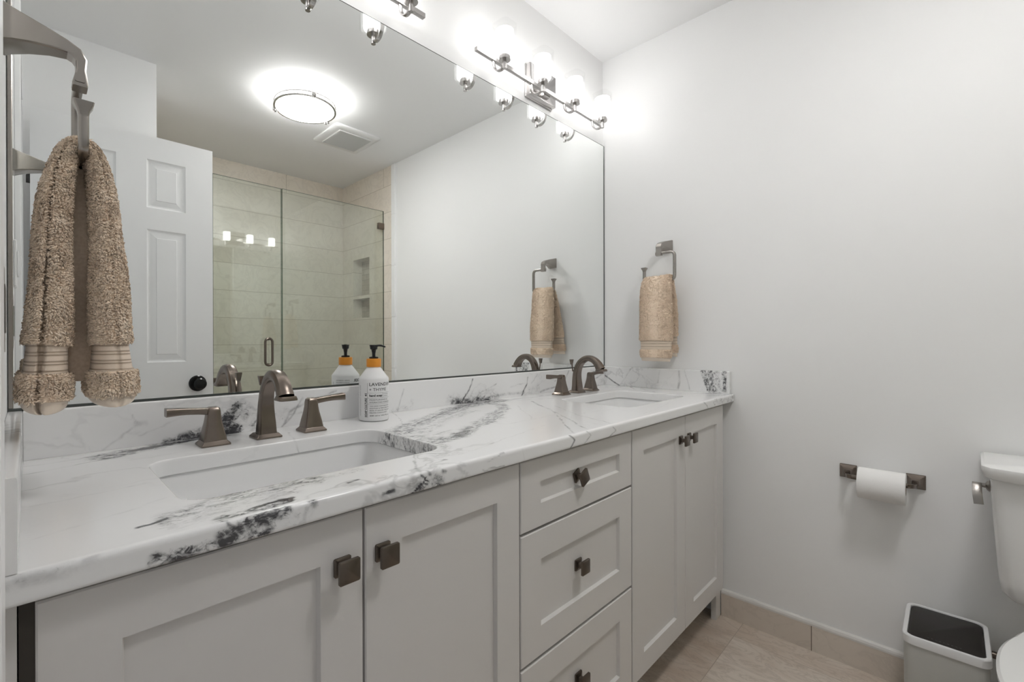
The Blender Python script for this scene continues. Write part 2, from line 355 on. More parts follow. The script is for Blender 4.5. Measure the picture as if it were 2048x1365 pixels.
# stone baseboard with a rounded white top
def baseboard(name, x0, x1, y0, y1, side):
    bm = bmesh.new(); prof = [(0, 0), (0.012, 0), (0.012, 0.088), (0.0115, 0.094), (0.009, 0.100), (0.005, 0.1035), (0, 0.104)]
    if side == 'right': loft(bm, [[(x1 - p, y, z) for p, z in prof] for y in (y0, y1)])
    return struct(name, bm, M_BASEB)
baseboard('baseboard_right', 0, W, -0.583, 0.630, 'right')
bm = bmesh.new(); loft(bm, [[(W - p, y, z) for p, z in [(0, 0.0885), (0.0128, 0.0885), (0.0123, 0.0948), (0.0097, 0.1008), (0.005, 0.1043), (0, 0.105)]] for y in (-0.583, 0.630)])
struct('trim_3', bm, mat('baseboard_cap', (0.74, 0.72, 0.69), 0.3))
struct('baseboard_partition', B(0.02, NX, -0.345, -0.333, 0, 0.104, 0.003), M_BASEB)

# door casing and jamb around the doorway the photograph was taken from
bm = B(XL, XL + 0.014, DY1, DY1 + 0.065, 0, 2.11, 0.002)
box(bm, XL, XL + 0.014, DY0 - 0.065, DY0, 0, 2.11, 0.002); box(bm, XL, XL + 0.014, DY0, DY1, 2.045, 2.11, 0.002)
box(bm, XL - 0.1, XL, DY1 - 0.012, DY1 - 0.0005, 0, 2.045); box(bm, XL - 0.1, XL, DY0 + 0.0005, DY0 + 0.012, 0, 2.045)
struct('trim_4', bm, M_TRIM)

# ---------------------------------------------------------------- open six-panel door
def panel_face(bm, xs, zs, panels, y, s):
    """flat face with moulded raised panels; s=+1 faces +y"""
    for i in range(len(xs) - 1):
        for j in range(len(zs) - 1):
            x0, x1, z0, z1 = xs[i], xs[i + 1], zs[j], zs[j + 1]
            def rect(ins, dep): return [bm.verts.new(p) for p in ((x0 + ins, y - s * dep, z0 + ins), (x1 - ins, y - s * dep, z0 + ins), (x1 - ins, y - s * dep, z1 - ins), (x0 + ins, y - s * dep, z1 - ins))]
            if (i, j) not in panels: bm.faces.new(rect(0, 0)); continue
            prev = rect(0, 0)
            for ins, dep in ((0.004, 0.004), (0.009, 0.007), (0.014, 0.0075), (0.036, 0.0035), (0.038, 0.001)):
                cur = rect(ins, dep)
                for t in range(4): bm.faces.new((prev[t], prev[(t + 1) % 4], cur[(t + 1) % 4], cur[t]))
                prev = cur
            bm.faces.new(prev)
DXA, DXB, DYF, DYK = 0.006, 0.661, -0.195, -0.230
bm = bmesh.new(); xs = [DXA, 0.125, 0.279, 0.390, 0.545, DXB]; zs = [0.008, 0.20, 0.80, 1.003, 1.608, 1.706, 1.925, 2.032]
pan = {(i, j) for i in (1, 3) for j in (1, 3, 5)}
panel_face(bm, xs, zs, pan, DYF, 1); panel_face(bm, xs, zs, pan, DYK, -1)
for q in ([(DXA, 0.008), (DXB, 0.008)], [(DXB, 0.008), (DXB, 2.032)], [(DXB, 2.032), (DXA, 2.032)], [(DXA, 2.032), (DXA, 0.008)]):
    bm.faces.new([bm.verts.new(p) for p in ((q[0][0], DYF, q[0][1]), (q[1][0], DYF, q[1][1]), (q[1][0], DYK, q[1][1]), (q[0][0], DYK, q[0][1]))])
bmesh.ops.remove_doubles(bm, verts=bm.verts[:], dist=1e-5)
door = struct('door_1', bm, M_TRIM)
bm = bmesh.new(); lathe(bm, [(0.038, DYF), (0.038, DYF + 0.006), (0.034, DYF + 0.010), (0.012, DYF + 0.012), (0.011, DYF + 0.030), (0.020, DYF + 0.036), (0.027, DYF + 0.046), (0.0275, DYF + 0.054), (0.022, DYF + 0.060), (0.0, DYF + 0.062)], 0.592, 0.897, 36, axis='y')
lathe(bm, [(0.034, DYK), (0.034, DYK - 0.006), (0.012, DYK - 0.010), (0.011, DYK - 0.030), (0.026, DYK - 0.044), (0.026, DYK - 0.054), (0.0, DYK - 0.060)], 0.592, 0.897, 24, axis='y')
tag(obj('door_knob', bm, M_BLACKM, door, True), 'round black door knob with rosette')
for z in (0.28, 1.02, 1.77): obj('hinge', B(-0.006, 0.006, DYF - 0.004, DYF + 0.003, z - 0.045, z + 0.045, 0.001), M_BLACKM, door)

# ================================================================ VANITY CABINET
CZ, CZB, CY = 0.887, 0.857, 0.585             # counter top, underside, front edge
FY = 0.605                                     # door faces
van = thing('vanity_cabinet', 'long off-white shaker double vanity cabinet standing under the marble countertop', 'cabinet', (0.97, 0.9, 0))
def vpart(name, bm, m, parent=None, **k):
    if parent is None:
        for v in bm.verts: v.co -= van.location
        return obj(name, bm, m, van, **k)
    for v in bm.verts: v.co -= van.location
    return obj(name, bm, m, parent, **k)
bm = B(-0.008, 0.010, 0.626, 1.15, 0.138, 0.8565); box(bm, 1.940, 1.957, 0.626, 1.15, 0.138, 0.8565); box(bm, 0.0101, 1.9399, 0.640, 1.15, 0.138, 0.156)
box(bm, 0.0101, 1.9399, 1.135, 1.15, 0.157, 0.85); box(bm, 0.725, 0.743, 0.626, 1.134, 0.157, 0.8565); box(bm, 1.207, 1.225, 0.626, 1.134, 0.157, 0.8565)
for z0, z1 in ((0.80, 0.8565), (0.156, 0.17)): box(bm, 0.0101, 1.9399, 0.626, 0.6399, z0, z1)
vpart('carcass', bm, M_CABIN)
bm = B(XL + 0.001, -0.0090, 0.612, 0.63, 0.0, 0.856); vpart('filler_strip', bm, M_CAB)
bm = B(1.959, W - 0.013, 0.632, 0.65, 0.0, 0.856); vpart('filler_strip', bm, M_CAB)
vpart('toe_kick', B(-0.008, 1.957, 0.70, 0.715, 0.0, 0.137), M_CAB)
def shaker(x0, x1, z0, z1, fx, fz):
    bm = bmesh.new(); bv = 0.0018
    def rc(i, y, a=0, b=0): return [(x0 + i + a, y, z0 + i + b), (x1 - i - a, y, z0 + i + b), (x1 - i - a, y, z1 - i - b), (x0 + i + a, y, z1 - i - b)]
    secs = [rc(0, FY + 0.0195), rc(0, FY + bv), rc(bv, FY), rc(0, FY, fx, fz), rc(0, FY + 0.0085, fx + 0.0025, fz + 0.0025)]
    loft(bm, secs); return bm
def knob(x, z, y, diamond=0, s=0.0165):
    bm = bmesh.new(); Rm = Matrix.Rotation(math.radians(diamond), 4, 'Y')
    lv = [(y, 0.0135), (y - 0.003, 0.0135), (y - 0.0045, 0.0115), (y - 0.006, 0.0062), (y - 0.014, 0.0058), (y - 0.018, 0.0095), (y - 0.0195, s), (y - 0.0235, s), (y - 0.0245, s - 0.0012)]
    secs = []
    for yy, h in lv: secs.append([Vector((x, 0, z)) + Rm @ Vector((a, 0, b)) + Vector((0, yy, 0)) for a, b in rr(2 * h, 2 * h, 0.0026)])
    loft(bm, secs); return bm
DOORS = [(0.004, 0.365, 0.330, 'left-hand door under the left sink'), (0.369, 0.731, 0.399, 'right-hand door under the left sink'),
         (1.218, 1.586, 1.547, 'left-hand door under the right sink'), (1.590, 1.956, 1.617, 'right-hand door under the right sink')]
for x0, x1, kx, lab in DOORS:
    d = tag(vpart('cabinet_door', shaker(x0, x1, 0.138, 0.848, 0.068, 0.064), M_CAB), 'off-white shaker ' + lab)
    vpart('knob', knob(kx, 0.774, FY), M_KNOB, d, smooth=True)
for z0, z1, fz, kz, dia, lab in ((0.700, 0.848, 0.050, 0.777, -24, 'shallow top drawer with its square knob turned like a diamond'), (0.422, 0.694, 0.064, 0.564, 0, 'deep middle drawer'), (0.138, 0.415, 0.064, 0.292, 0, 'deep bottom drawer')):
    d = tag(vpart('drawer', shaker(0.735, 1.212, z0, z1, 0.067, fz), M_CAB), 'off-white ' + lab)
    vpart('knob', knob(0.957 if not dia else 0.953, kz, FY + (0.0083 if True else 0), dia, 0.0165), M_KNOB, d, smooth=True)

# ================================================================ MARBLE: numpy pattern on dense meshes
def vnoise(P, sc, seed):
    """smooth value noise on an (n,2) array, -1..1"""
    rs = np.random.RandomState(seed); T = rs.rand(64, 64) * 2 - 1; q = P * sc; i = np.floor(q).astype(int); f = q - i; f = f * f * (3 - 2 * f)
    g = lambda a, b: T[(i[:, 0] + a) % 64, (i[:, 1] + b) % 64]
    return (g(0, 0) * (1 - f[:, 0]) + g(1, 0) * f[:, 0]) * (1 - f[:, 1]) + (g(0, 1) * (1 - f[:, 0]) + g(1, 1) * f[:, 0]) * f[:, 1]
def paint(P, strokes, warp=0.012, seed=1):
    """strokes: (points, radius, vein darkness, patch density) -> vein, patch"""
    Q = P + warp * np.stack([vnoise(P, 11, seed) + 0.5 * vnoise(P, 31, seed + 1), vnoise(P, 11, seed + 2) + 0.5 * vnoise(P, 31, seed + 3)], 1)
    Q2 = P + 0.45 * (Q - P) + 0.0022 * np.stack([vnoise(P, 95, seed + 5), vnoise(P, 95, seed + 6)], 1)
    vein = np.zeros(len(P)); patch = np.zeros(len(P))
    for pts, rad, dk, pd in strokes:
        X = Q if pd > 0 else Q2
        best = np.full(len(P), 9.0)
        for a, b in zip(pts[:-1], pts[1:]):
            a = np.array(a); b = np.array(b); ab = b - a; t = np.clip(((X - a) @ ab) / (ab @ ab + 1e-12), 0, 1)
            best = np.minimum(best, np.linalg.norm(X - a - t[:, None] * ab, axis=1))
        if dk > 0: vein = np.maximum(vein, dk * np.clip(1.25 - best / rad, 0, 1))
        if pd > 0:
            e = np.clip(1.45 - best / (rad * 1.25), 0, 1); patch = np.maximum(patch, pd * e * e * (3 - 2 * e))
    return vein, patch
def setattrs(me, vein, patch):
    for n, v in (('vein', vein), ('patch', patch)):
        a = me.attributes.new(n, 'FLOAT', 'POINT'); a.data.foreach_set('value', np.asarray(v, dtype=np.float32))
def npmesh(name, V, Fq, m, parent=None, smooth=True):
    me = bpy.data.meshes.new(name); V = np.asarray(V, dtype=np.float32); Fq = np.asarray(Fq, dtype=np.int32)
    me.vertices.add(len(V)); me.vertices.foreach_set('co', V.ravel())
    k = Fq.shape[1]; me.loops.add(Fq.size); me.loops.foreach_set('vertex_index', Fq.ravel())
    me.polygons.add(len(Fq)); me.polygons.foreach_set('loop_start', np.arange(0, Fq.size, k, dtype=np.int32)); me.polygons.foreach_set('loop_total', np.full(len(Fq), k, dtype=np.int32))
    me.update(calc_edges=True); me.validate(); me.materials.append(m)
    if smooth: me.polygons.foreach_set('use_smooth', [True] * len(me.polygons)); me.set_sharp_from_angle(angle=math.radians(50))
    return link(name, me, parent)

TOP = [  # (points in x,y), radius, vein, patch
    ([(0.104, 1.062), (0.150, 1.088), (0.207, 1.117), (0.262, 1.126), (0.31, 1.132)], 0.022, 0, 1.0), ([(0.15, 1.092), (0.215, 1.112), (0.262, 1.120)], 0.012, 0.55, 0),
    ([(-0.008, 1.081), (0.04, 1.08), (0.12, 1.085)], 0.003, 0.30, 0), ([(-0.008, 1.017), (0.057, 1.030), (0.13, 1.058)], 0.003, 0.34, 0),
    ([(-0.004, 0.811), (0.045, 0.818), (0.129, 0.830)], 0.003, 0.16, 0), ([(0.001, 0.677), (0.052, 0.697), (0.136, 0.738)], 0.003, 0.18, 0),
    ([(0.086, 0.641), (0.098, 0.643), (0.116, 0.648)], 0.004, 0.85, 0), ([(0.118, 0.645), (0.16, 0.655), (0.214, 0.668), (0.27, 0.675), (0.325, 0.668)], 0.022, 0, 0.72),
    ([(0.13, 0.62), (0.20, 0.638), (0.28, 0.645)], 0.018, 0, 0.5), ([(0.165, 0.597), (0.20, 0.600), (0.235, 0.605), (0.262, 0.606)], 0.010, 0, 1.0), ([(0.20, 0.609), (0.235, 0.613), (0.27, 0.612)], 0.0025, 0.7, 0),
    ([(0.30, 0.66), (0.353, 0.668), (0.40, 0.672)], 0.010, 0, 0.42), ([(0.262, 0.598), (0.275, 0.612)], 0.004, 0.5, 0.3),
    ([(0.622, 0.879), (0.714, 0.935), (0.861, 1.010), (1.004, 1.078), (1.125, 1.105), (1.223, 1.102)], 0.030, 0, 0.88),
    ([(0.70, 0.925), (0.861, 1.010), (1.004, 1.082), (1.13, 1.108)], 0.0035, 0.5, 0), ([(0.619, 0.836), (0.707, 0.865), (0.837, 0.937), (0.976, 1.001)], 0.020, 0, 0.62),
    ([(0.629, 0.736), (0.704, 0.747), (0.795, 0.798), (0.932, 0.867), (1.077, 0.960), (1.156, 1.041), (1.13, 1.08)], 0.022, 0, 0.86), ([(0.695, 0.742), (0.725, 0.756), (0.76, 0.785)], 0.012, 0.35, 1.0),
    ([(0.66, 0.80), (0.73, 0.815), (0.795, 0.798)], 0.003, 0.35, 0), ([(0.594, 0.83), (0.672, 0.828), (0.707, 0.80)], 0.016, 0, 0.42), ([(0.62, 0.72), (0.68, 0.73)], 0.012, 0, 0.5), ([(0.61, 0.86), (0.63, 0.75), (0.61, 0.70)], 0.02, 0, 0.6),
    ([(0.779, 1.130), (0.735, 1.02), (0.691, 0.954)], 0.0028, 0.35, 0),
    ([(0.872, 0.829), (0.883, 0.778), (0.981, 0.776), (1.098, 0.778)], 0.003, 0.25, 0), ([(1.161, 0.969), (1.073, 0.867), (0.996, 0.784)], 0.003, 0.26, 0),
    ([(1.278, 1.01), (1.129, 0.799), (1.029, 0.667), (0.965, 0.590)], 0.0038, 0.42, 0), ([(1.281, 1.008), (1.166, 0.844), (1.02, 0.70), (0.90, 0.585)], 0.0034, 0.44, 0), ([(1.249, 0.884), (1.14, 0.74), (1.08, 0.590)], 0.003, 0.34, 0),
    ([(1.14, 1.10), (1.30, 1.085), (1.42, 1.062), (1.50, 1.055)], 0.004, 0.40, 0.3), ([(1.20, 1.08), (1.34, 1.03), (1.40, 0.99)], 0.003, 0.35, 0.2), ([(1.139, 0.738), (1.20, 0.738), (1.36, 0.715)], 0.003, 0.22, 0), ([(1.054, 0.653), (1.051, 0.610), (1.119, 0.590)], 0.003, 0.3, 0),
    ([(1.948, 0.93), (1.86, 0.83)], 0.004, 0.45, 0), ([(1.99, 1.0), (1.90, 0.93)], 0.004, 0.45, 0), ([(1.86, 0.74), (1.92, 0.70), (1.98, 0.69)], 0.003, 0.35, 0), ([(1.96, 0.67), (2.01, 0.64)], 0.018, 0.15, 0.6), ([(1.90, 0.62), (2.0, 0.60)], 0.018, 0, 0.5),
    ([(1.30, 0.608), (1.46, 0.632), (1.60, 0.665)], 0.003, 0.18, 0), ([(0.531, 0.70), (0.490, 0.64), (0.463, 0.590)], 0.003, 0.32, 0), ([(0.513, 0.618), (0.545, 0.622)], 0.0045, 0.55, 0), ([(0.56, 0.66), (0.62, 0.64)], 0.012, 0, 0.35),
    ([(0.44, 1.06), (0.425, 0.99), (0.41, 0.955)], 0.003, 0.28, 0), ([(0.628, 0.634), (0.738, 0.655), (0.941, 0.702)], 0.003, 0.18, 0),
    ([(0.35, 0.62), (0.372, 0.624)], 0.003, 0.5, 0), ([(0.16, 1.0), (0.25, 1.02), (0.36, 1.06)], 0.003, 0.2, 0)]
EDGE = [([(0.100, 0.861), (0.14, 0.862), (0.175, 0.866), (0.20, 0.872)], 0.008, 0, 1.0), ([(0.165, 0.872), (0.20, 0.878), (0.238, 0.883)], 0.010, 0.25, 1.0), ([(0.168, 0.884), (0.175, 0.880)], 0.003, 0.8, 0), ([(0.16, 0.862), (0.22, 0.866)], 0.007, 0, 0.9),
    ([(0.245, 0.868), (0.268, 0.872)], 0.008, 0, 0.55), ([(0.270, 0.889), (0.279, 0.878)], 0.005, 0.4, 0.5),
    ([(0.386, 0.871), (0.405, 0.872)], 0.0035, 0.5, 0.4), ([(0.436, 0.857), (0.452, 0.864), (0.468, 0.874), (0.458, 0.884)], 0.0016, 0.75, 0), ([(0.46, 0.862), (0.50, 0.864)], 0.010, 0, 0.8), ([(0.44, 0.874), (0.46, 0.876)], 0.008, 0, 0.45), ([(0.475, 0.885), (0.478, 0.88)], 0.0035, 0.7, 0), ([(0.507, 0.881), (0.514, 0.880)], 0.004, 0.8, 0), ([(0.49, 0.872), (0.505, 0.868)], 0.006, 0, 0.7),
    ([(0.602, 0.862), (0.663, 0.859)], 0.002, 0.45, 0), ([(0.615, 0.874), (0.663, 0.886)], 0.002, 0.38, 0), ([(0.883, 0.886), (0.903, 0.872), (0.887, 0.857)], 0.003, 0.55, 0.35), ([(0.955, 0.886), (0.973, 0.873), (0.944, 0.859)], 0.0022, 0.5, 0.2), ([(1.072, 0.882), (1.087, 0.873), (1.054, 0.858)], 0.0022, 0.5, 0.2),
    ([(1.70, 0.885), (1.73, 0.872), (1.745, 0.857)], 0.004, 0.3, 0.35), ([(1.80, 0.875), (1.90, 0.872), (2.01, 0.87)], 0.012, 0, 0.55), ([(1.95, 0.86), (2.01, 0.88)], 0.012, 0, 0.5), ([(-0.02, 0.878), (0.02, 0.877), (0.045, 0.880)], 0.008, 0.20, 0.30), ([(0.72, 0.885), (0.725, 0.86)], 0.002, 0.2, 0)]
SPL = [([(0.215, 0.886), (0.255, 0.895), (0.304, 0.908), (0.337, 0.922)], 0.013, 0.35, 1.0), ([(0.26, 0.888), (0.32, 0.893), (0.35, 0.895)], 0.016, 0.45, 1.0), ([(0.30, 0.90), (0.335, 0.935), (0.352, 0.955)], 0.010, 0.15, 0.9), ([(0.36, 0.945), (0.385, 0.92), (0.40, 0.90)], 0.022, 0, 0.58), ([(0.36, 0.93), (0.43, 0.905), (0.46, 0.925)], 0.018, 0, 0.34), ([(0.385, 0.9), (0.41, 0.925), (0.43, 0.94)], 0.003, 0.3, 0),
    ([(0.1, 0.885), (0.130, 0.910), (0.157, 0.933), (0.15, 0.954)], 0.0025, 0.28, 0), ([(0.161, 0.91), (0.209, 0.925), (0.255, 0.951)], 0.0025, 0.2, 0), ([(0.155, 0.935), (0.17, 0.936)], 0.006, 0.2, 0.3),
    ([(0.451, 0.891), (0.482, 0.921), (0.508, 0.957)], 0.003, 0.42, 0.2), ([(0.455, 0.895), (0.47, 0.925), (0.528, 0.95), (0.60, 0.966)], 0.004, 0.35, 0.2), ([(0.469, 0.916), (0.51, 0.92)], 0.003, 0.3, 0),
    ([(0.802, 0.891), (0.815, 0.923), (0.829, 0.955)], 0.003, 0.28, 0.25), ([(0.795, 0.889), (0.848, 0.895), (0.85, 0.91)], 0.012, 0, 0.42), ([(0.93, 0.89), (0.96, 0.93), (1.0, 0.96)], 0.002, 0.12, 0),
    ([(1.06, 0.888), (1.085, 0.912), (1.10, 0.93), (1.118, 0.965)], 0.0035, 0.65, 0), ([(1.03, 0.890), (1.128, 0.892), (1.199, 0.890)], 0.014, 0.25, 0.9), ([(1.02, 0.895), (1.15, 0.905), (1.21, 0.900)], 0.020, 0, 0.42), ([(1.12, 0.895), (1.17, 0.922), (1.24, 0.945)], 0.003, 0.3, 0.2), ([(1.21, 0.90), (1.30, 0.905), (1.40, 0.893)], 0.006, 0.22, 0.3),
    ([(1.383, 0.886), (1.400, 0.915), (1.414, 0.930), (1.418, 0.955)], 0.0045, 0.7, 0), ([(1.313, 0.924), (1.36, 0.932), (1.417, 0.931)], 0.003, 0.3, 0), ([(1.42, 0.90), (1.48, 0.91)], 0.015, 0, 0.35), ([(1.44, 0.93), (1.48, 0.965)], 0.003, 0.25, 0),
    ([(1.497, 0.891), (1.60, 0.905), (1.672, 0.925), (1.70, 0.965)], 0.0045, 0.42, 0.25), ([(1.60, 0.93), (1.66, 0.945)], 0.003, 0.35, 0), ([(1.83, 0.90), (1.94, 0.93), (2.0, 0.95)], 0.005, 0.28, 0.2), ([(1.88, 0.965), (1.94, 0.94)], 0.003, 0.3, 0)]
RSP = [([(1.135, 0.935), (1.101, 0.913), (1.062, 0.889)], 0.0035, 0.62, 0.2), ([(0.999, 0.975), (1.026, 0.929), (1.056, 0.890)], 0.003, 0.32, 0), ([(0.93, 0.94), (0.90, 0.92)], 0.002, 0.2, 0), ([(0.869, 0.970), (0.876, 0.940), (0.878, 0.915)], 0.003, 0.26, 0), ([(0.793, 0.968), (0.789, 0.93), (0.794, 0.895)], 0.005, 0.34, 0.35), ([(0.768, 0.975), (0.745, 0.895)], 0.003, 0.32, 0), ([(0.80, 0.90), (0.84, 0.91)], 0.01, 0, 0.25),
    ([(0.690, 0.974), (0.682, 0.928), (0.671, 0.892)], 0.010, 0.1, 0.95), ([(0.668, 0.977), (0.658, 0.893)], 0.010, 0.1, 0.95), ([(0.645, 0.976), (0.640, 0.895)], 0.012, 0, 0.72), ([(0.614, 0.972), (0.618, 0.896)], 0.008, 0.15, 0.9)]

SINKS = [(0.147, 0.605, 0.689, 0.970), (1.376, 1.829, 0.690, 0.968)]; SR = 0.042
def sdf(x, y, s, r=SR):
    cx, cy = (s[0] + s[1]) / 2, (s[2] + s[3]) / 2; hx, hy = (s[1] - s[0]) / 2 - r, (s[3] - s[2]) / 2 - r
    qx = np.abs(x - cx) - hx; qy = np.abs(y - cy) - hy
    return np.hypot(np.maximum(qx, 0), np.maximum(qy, 0)) + np.minimum(np.maximum(qx, qy), 0) - r
def countertop():
    xs = np.linspace(XL + 0.0015, W - 0.0015, 821); ys = np.linspace(CY + 0.006, D - 0.0015, 226)
    X, Y = np.meshgrid(xs, ys, indexing='ij'); nx, ny = X.shape
    for s in SINKS:                             # pull the grid onto the rounded cut-outs
        for _ in range(3):
            d = sdf(X, Y, s); e = 1e-4; gx = (sdf(X + e, Y, s) - d) / e; gy = (sdf(X, Y + e, s) - d) / e
            k = (np.abs(d) < 0.0016); X = np.where(k, X - d * gx, X); Y = np.where(k, Y - d * gy, Y)
    V = np.stack([X.ravel(), Y.ravel(), np.full(X.size, CZ)], 1)
    idx = np.arange(nx * ny).reshape(nx, ny); q = np.stack([idx[:-1, :-1], idx[1:, :-1], idx[1:, 1:], idx[:-1, 1:]], -1).reshape(-1, 4)
    c = V[q].mean(1); keep = np.ones(len(q), bool)
    for s in SINKS: keep &= sdf(c[:, 0], c[:, 1], s) > 0
    q = q[keep]
    vein, patch = paint(V[:, :2], TOP)
    Vs, Fs, ve, pa = [V], [q], [vein, ], [patch]
    n0 = len(V)
    # rounded front edge
    prof = [(0.0030, 0.8862), (0.0012, 0.8846), (0.0002, 0.8822)] + [(0.0, z) for z in np.linspace(0.8795, 0.8612, 8)] + [(0.0006, 0.8588), (0.0025, 0.8573), (0.005, CZB), (0.045, CZB)]
    prev = idx[:, 0]; ex, ez = [], []
    for dy, z in prof:
        row = np.stack([xs, np.full(nx, CY + dy), np.full(nx, z)], 1); ids = n0 + np.arange(nx); Vs.append(row); n0 += nx
        Fs.append(np.stack([prev[:-1], ids[:-1], ids[1:], prev[1:]], -1)); prev = ids
        v, p = paint(np.stack([xs, np.full(nx, z)], 1), EDGE, 0.004, 21); ve.append(v); pa.append(p)
    # walls of the sink cut-outs: follow the boundary loops
    from collections import defaultdict
    cnt = defaultdict(int); nxt = {}
    for a, b, c_, d_ in q:
        for u, v in ((a, b), (b, c_), (c_, d_), (d_, a)): cnt[(min(u, v), max(u, v))] += 1
    for a, b, c_, d_ in q:
        for u, v in ((a, b), (b, c_), (c_, d_), (d_, a)):
            if cnt[(min(u, v), max(u, v))] == 1: nxt[u] = v
    for s in SINKS:
        loopv = [u for u in nxt if sdf(V[u, 0], V[u, 1], s) < 0.006]
        start = loopv[0]; lp = [start]; u = nxt[start]
        while u != start and len(lp) < 5000: lp.append(u); u = nxt[u]
        lp = np.array(lp); prev = lp; px, py = V[lp, 0], V[lp, 1]; d = sdf(px, py, s); e = 1e-4; gx = (sdf(px + e, py, s) - d) / e; gy = (sdf(px, py + e, s) - d) / e
        for ins, z in ((-0.0012, 0.8865), (-0.002, 0.885), (-0.002, 0.880), (-0.002, 0.872), (-0.002, 0.864), (-0.002, 0.8585), (0.0, CZB), (0.03, CZB)):
            row = np.stack([px + gx * (ins - d), py + gy * (ins - d), np.full(len(lp), z)], 1); ids = n0 + np.arange(len(lp)); Vs.append(row); n0 += len(lp)
            Fs.append(np.stack([prev, ids, np.roll(ids, -1), np.roll(prev, -1)], -1)); prev = ids
            off = np.stack([px + gx * (CZ - z), py + gy * (CZ - z)], 1); v, p = paint(off, TOP); ve.append(v); pa.append(p)
    o = npmesh('countertop', np.concatenate(Vs), np.concatenate(Fs), M_MARBLE)
    setattrs(o.data, np.concatenate(ve), np.concatenate(pa)); return o
tag(countertop(), 'long polished white marble countertop with dark grey veins over the vanity', 'countertop')

def slab(name, axis, u0, u1, z0, z1, face, back, strokes, du=0.0025):
    """upright stone strip: dense face toward the room, eased top edge; axis 'x' runs along x facing -y, 'y' along y at x, facing the room"""
    us = np.linspace(u0, u1, int((u1 - u0) / du) + 1); s = 1 if back > face else -1
    prof = [(face, z) for z in np.linspace(z0, z1 - 0.0025, 34)] + [(face + s * 0.0008, z1 - 0.0008), (face + s * 0.0025, z1), (back - s * 0.001, z1), (back, z1 - 0.001), (back, z0), (face, z0)]
    rows = []; ve = []; pa = []
    for w, z in prof:
        rows.append(np.stack([us, np.full(len(us), w), np.full(len(us), z)], 1) if axis == 'x' else np.stack([np.full(len(us), w), us, np.full(len(us), z)], 1))
        v, p = paint(np.stack([us, np.full(len(us), z)], 1), strokes, 0.006, 41); ve.append(v); pa.append(p)
    V = np.concatenate(rows); n = len(us); m = len(prof); idx = np.arange(n * m).reshape(m, n)
    Fq = np.stack([idx[:-1, :-1], idx[1:, :-1], idx[1:, 1:], idx[:-1, 1:]], -1).reshape(-1, 4)
    # ends
    ends = []
    E0 = []
    for k in (0, n - 1):
        for j in range(m - 1):
            ends.append([idx[j, k], idx[j + 1, k], idx[j + 1, k], idx[j, k]])
    o = npmesh(name, V, Fq, M_MARBLE); bm = bmesh.new(); bm.from_mesh(o.data)
    bm.verts.ensure_lookup_table(); [bm.faces.new([bm.verts[int(idx[j, k])] for j in range(m - 1)]) for k in (0, n - 1)]; bmesh.ops.recalc_face_normals(bm, faces=bm.faces[:]); bm.to_mesh(o.data); bm.free()
    setattrs_exist(o.data, np.concatenate(ve), np.concatenate(pa)); return o
def setattrs_exist(me, v, p):
    if len(me.vertices) == len(v): setattrs(me, v, p)
tag(slab('backsplash', 'x', XL + 0.0205, W - 0.0205, CZ + 0.0003, 0.9757, D - 0.020, D - 0.001, SPL), 'long low marble backsplash strip below the wide mirror', 'backsplash')
tag(slab('side_splash', 'y', 0.596, D - 0.0005, CZ + 0.0003, 0.9757, W - 0.020, W - 0.0005, RSP), 'short marble side splash against the right wall below the hanging hand towel', 'backsplash')
LSP = [([(0.86, 0.955), (0.92, 0.952)], 0.02, 0.3, 0.7), ([(0.84, 0.93), (0.95, 0.935)], 0.012, 0.3, 0.5), ([(0.74, 0.90), (0.72, 0.94)], 0.006, 0.4, 0.3)]
tag(slab('side_splash', 'y', 0.588, D - 0.0005, CZ + 0.0003, 0.9757, XL + 0.020, XL + 0.0005, LSP), 'marble side splash against the left wall, seen almost edge-on at the photo\'s left border', 'backsplash')

# sinks under the cut-outs
def sink(s, lab):
    cx, cy = (s[0] + s[1]) / 2, (s[2] + s[3]) / 2; w, h = s[1] - s[0], s[3] - s[2]
    t = thing('sink', lab, 'sink', (cx, cy, CZB - 0.16)); z0 = t.location.z
    inner = [(CZB - 0.0005, w + 0.05, h + 0.05, 0.05), (CZB - 0.0005, w + 0.012, h + 0.012, 0.048), (CZB - 0.006, w + 0.006, h + 0.006, 0.046), (CZB - 0.03, w, h, 0.046), (CZB - 0.085, w - 0.02, h - 0.02, 0.05), (CZB - 0.115, w - 0.05, h - 0.05, 0.06), (CZB - 0.128, w - 0.11, h - 0.10, 0.06), (CZB - 0.134, 0.06, 0.06, 0.0299)]
    outer = [(CZB - 0.146, 0.06, 0.06, 0.0299), (CZB - 0.138, w - 0.09, h - 0.08, 0.07), (CZB - 0.09, w - 0.0, h - 0.0, 0.06), (CZB - 0.012, w + 0.022, h + 0.022, 0.055), (CZB - 0.012, w + 0.05, h + 0.05, 0.05)]
    bm = bmesh.new(); secs = [[(a, b, l[0] - z0) for a, b in rr(l[1], l[2], l[3], 8)] for l in inner + outer]
    loft(bm, secs + [secs[0]], cap=False); bmesh.ops.remove_doubles(bm, verts=bm.verts[:], dist=1e-6)
    obj('basin', bm, M_SINK, t, True)
    bm = bmesh.new(); lathe(bm, [(0.0298, CZB - 0.146 - z0), (0.0298, CZB - 0.133 - z0), (0.026, CZB - 0.1315 - z0), (0.022, CZB - 0.134 - z0), (0.019, CZB - 0.131 - z0), (0.0, CZB - 0.129 - z0)], 0, 0, 28)
    obj('drain', bm, M_BRONZE, t, True); return t
sink(SINKS[0], 'white rectangular undermount sink set in the near left part of the countertop')
sink(SINKS[1], 'white rectangular undermount sink set in the far right part of the countertop')

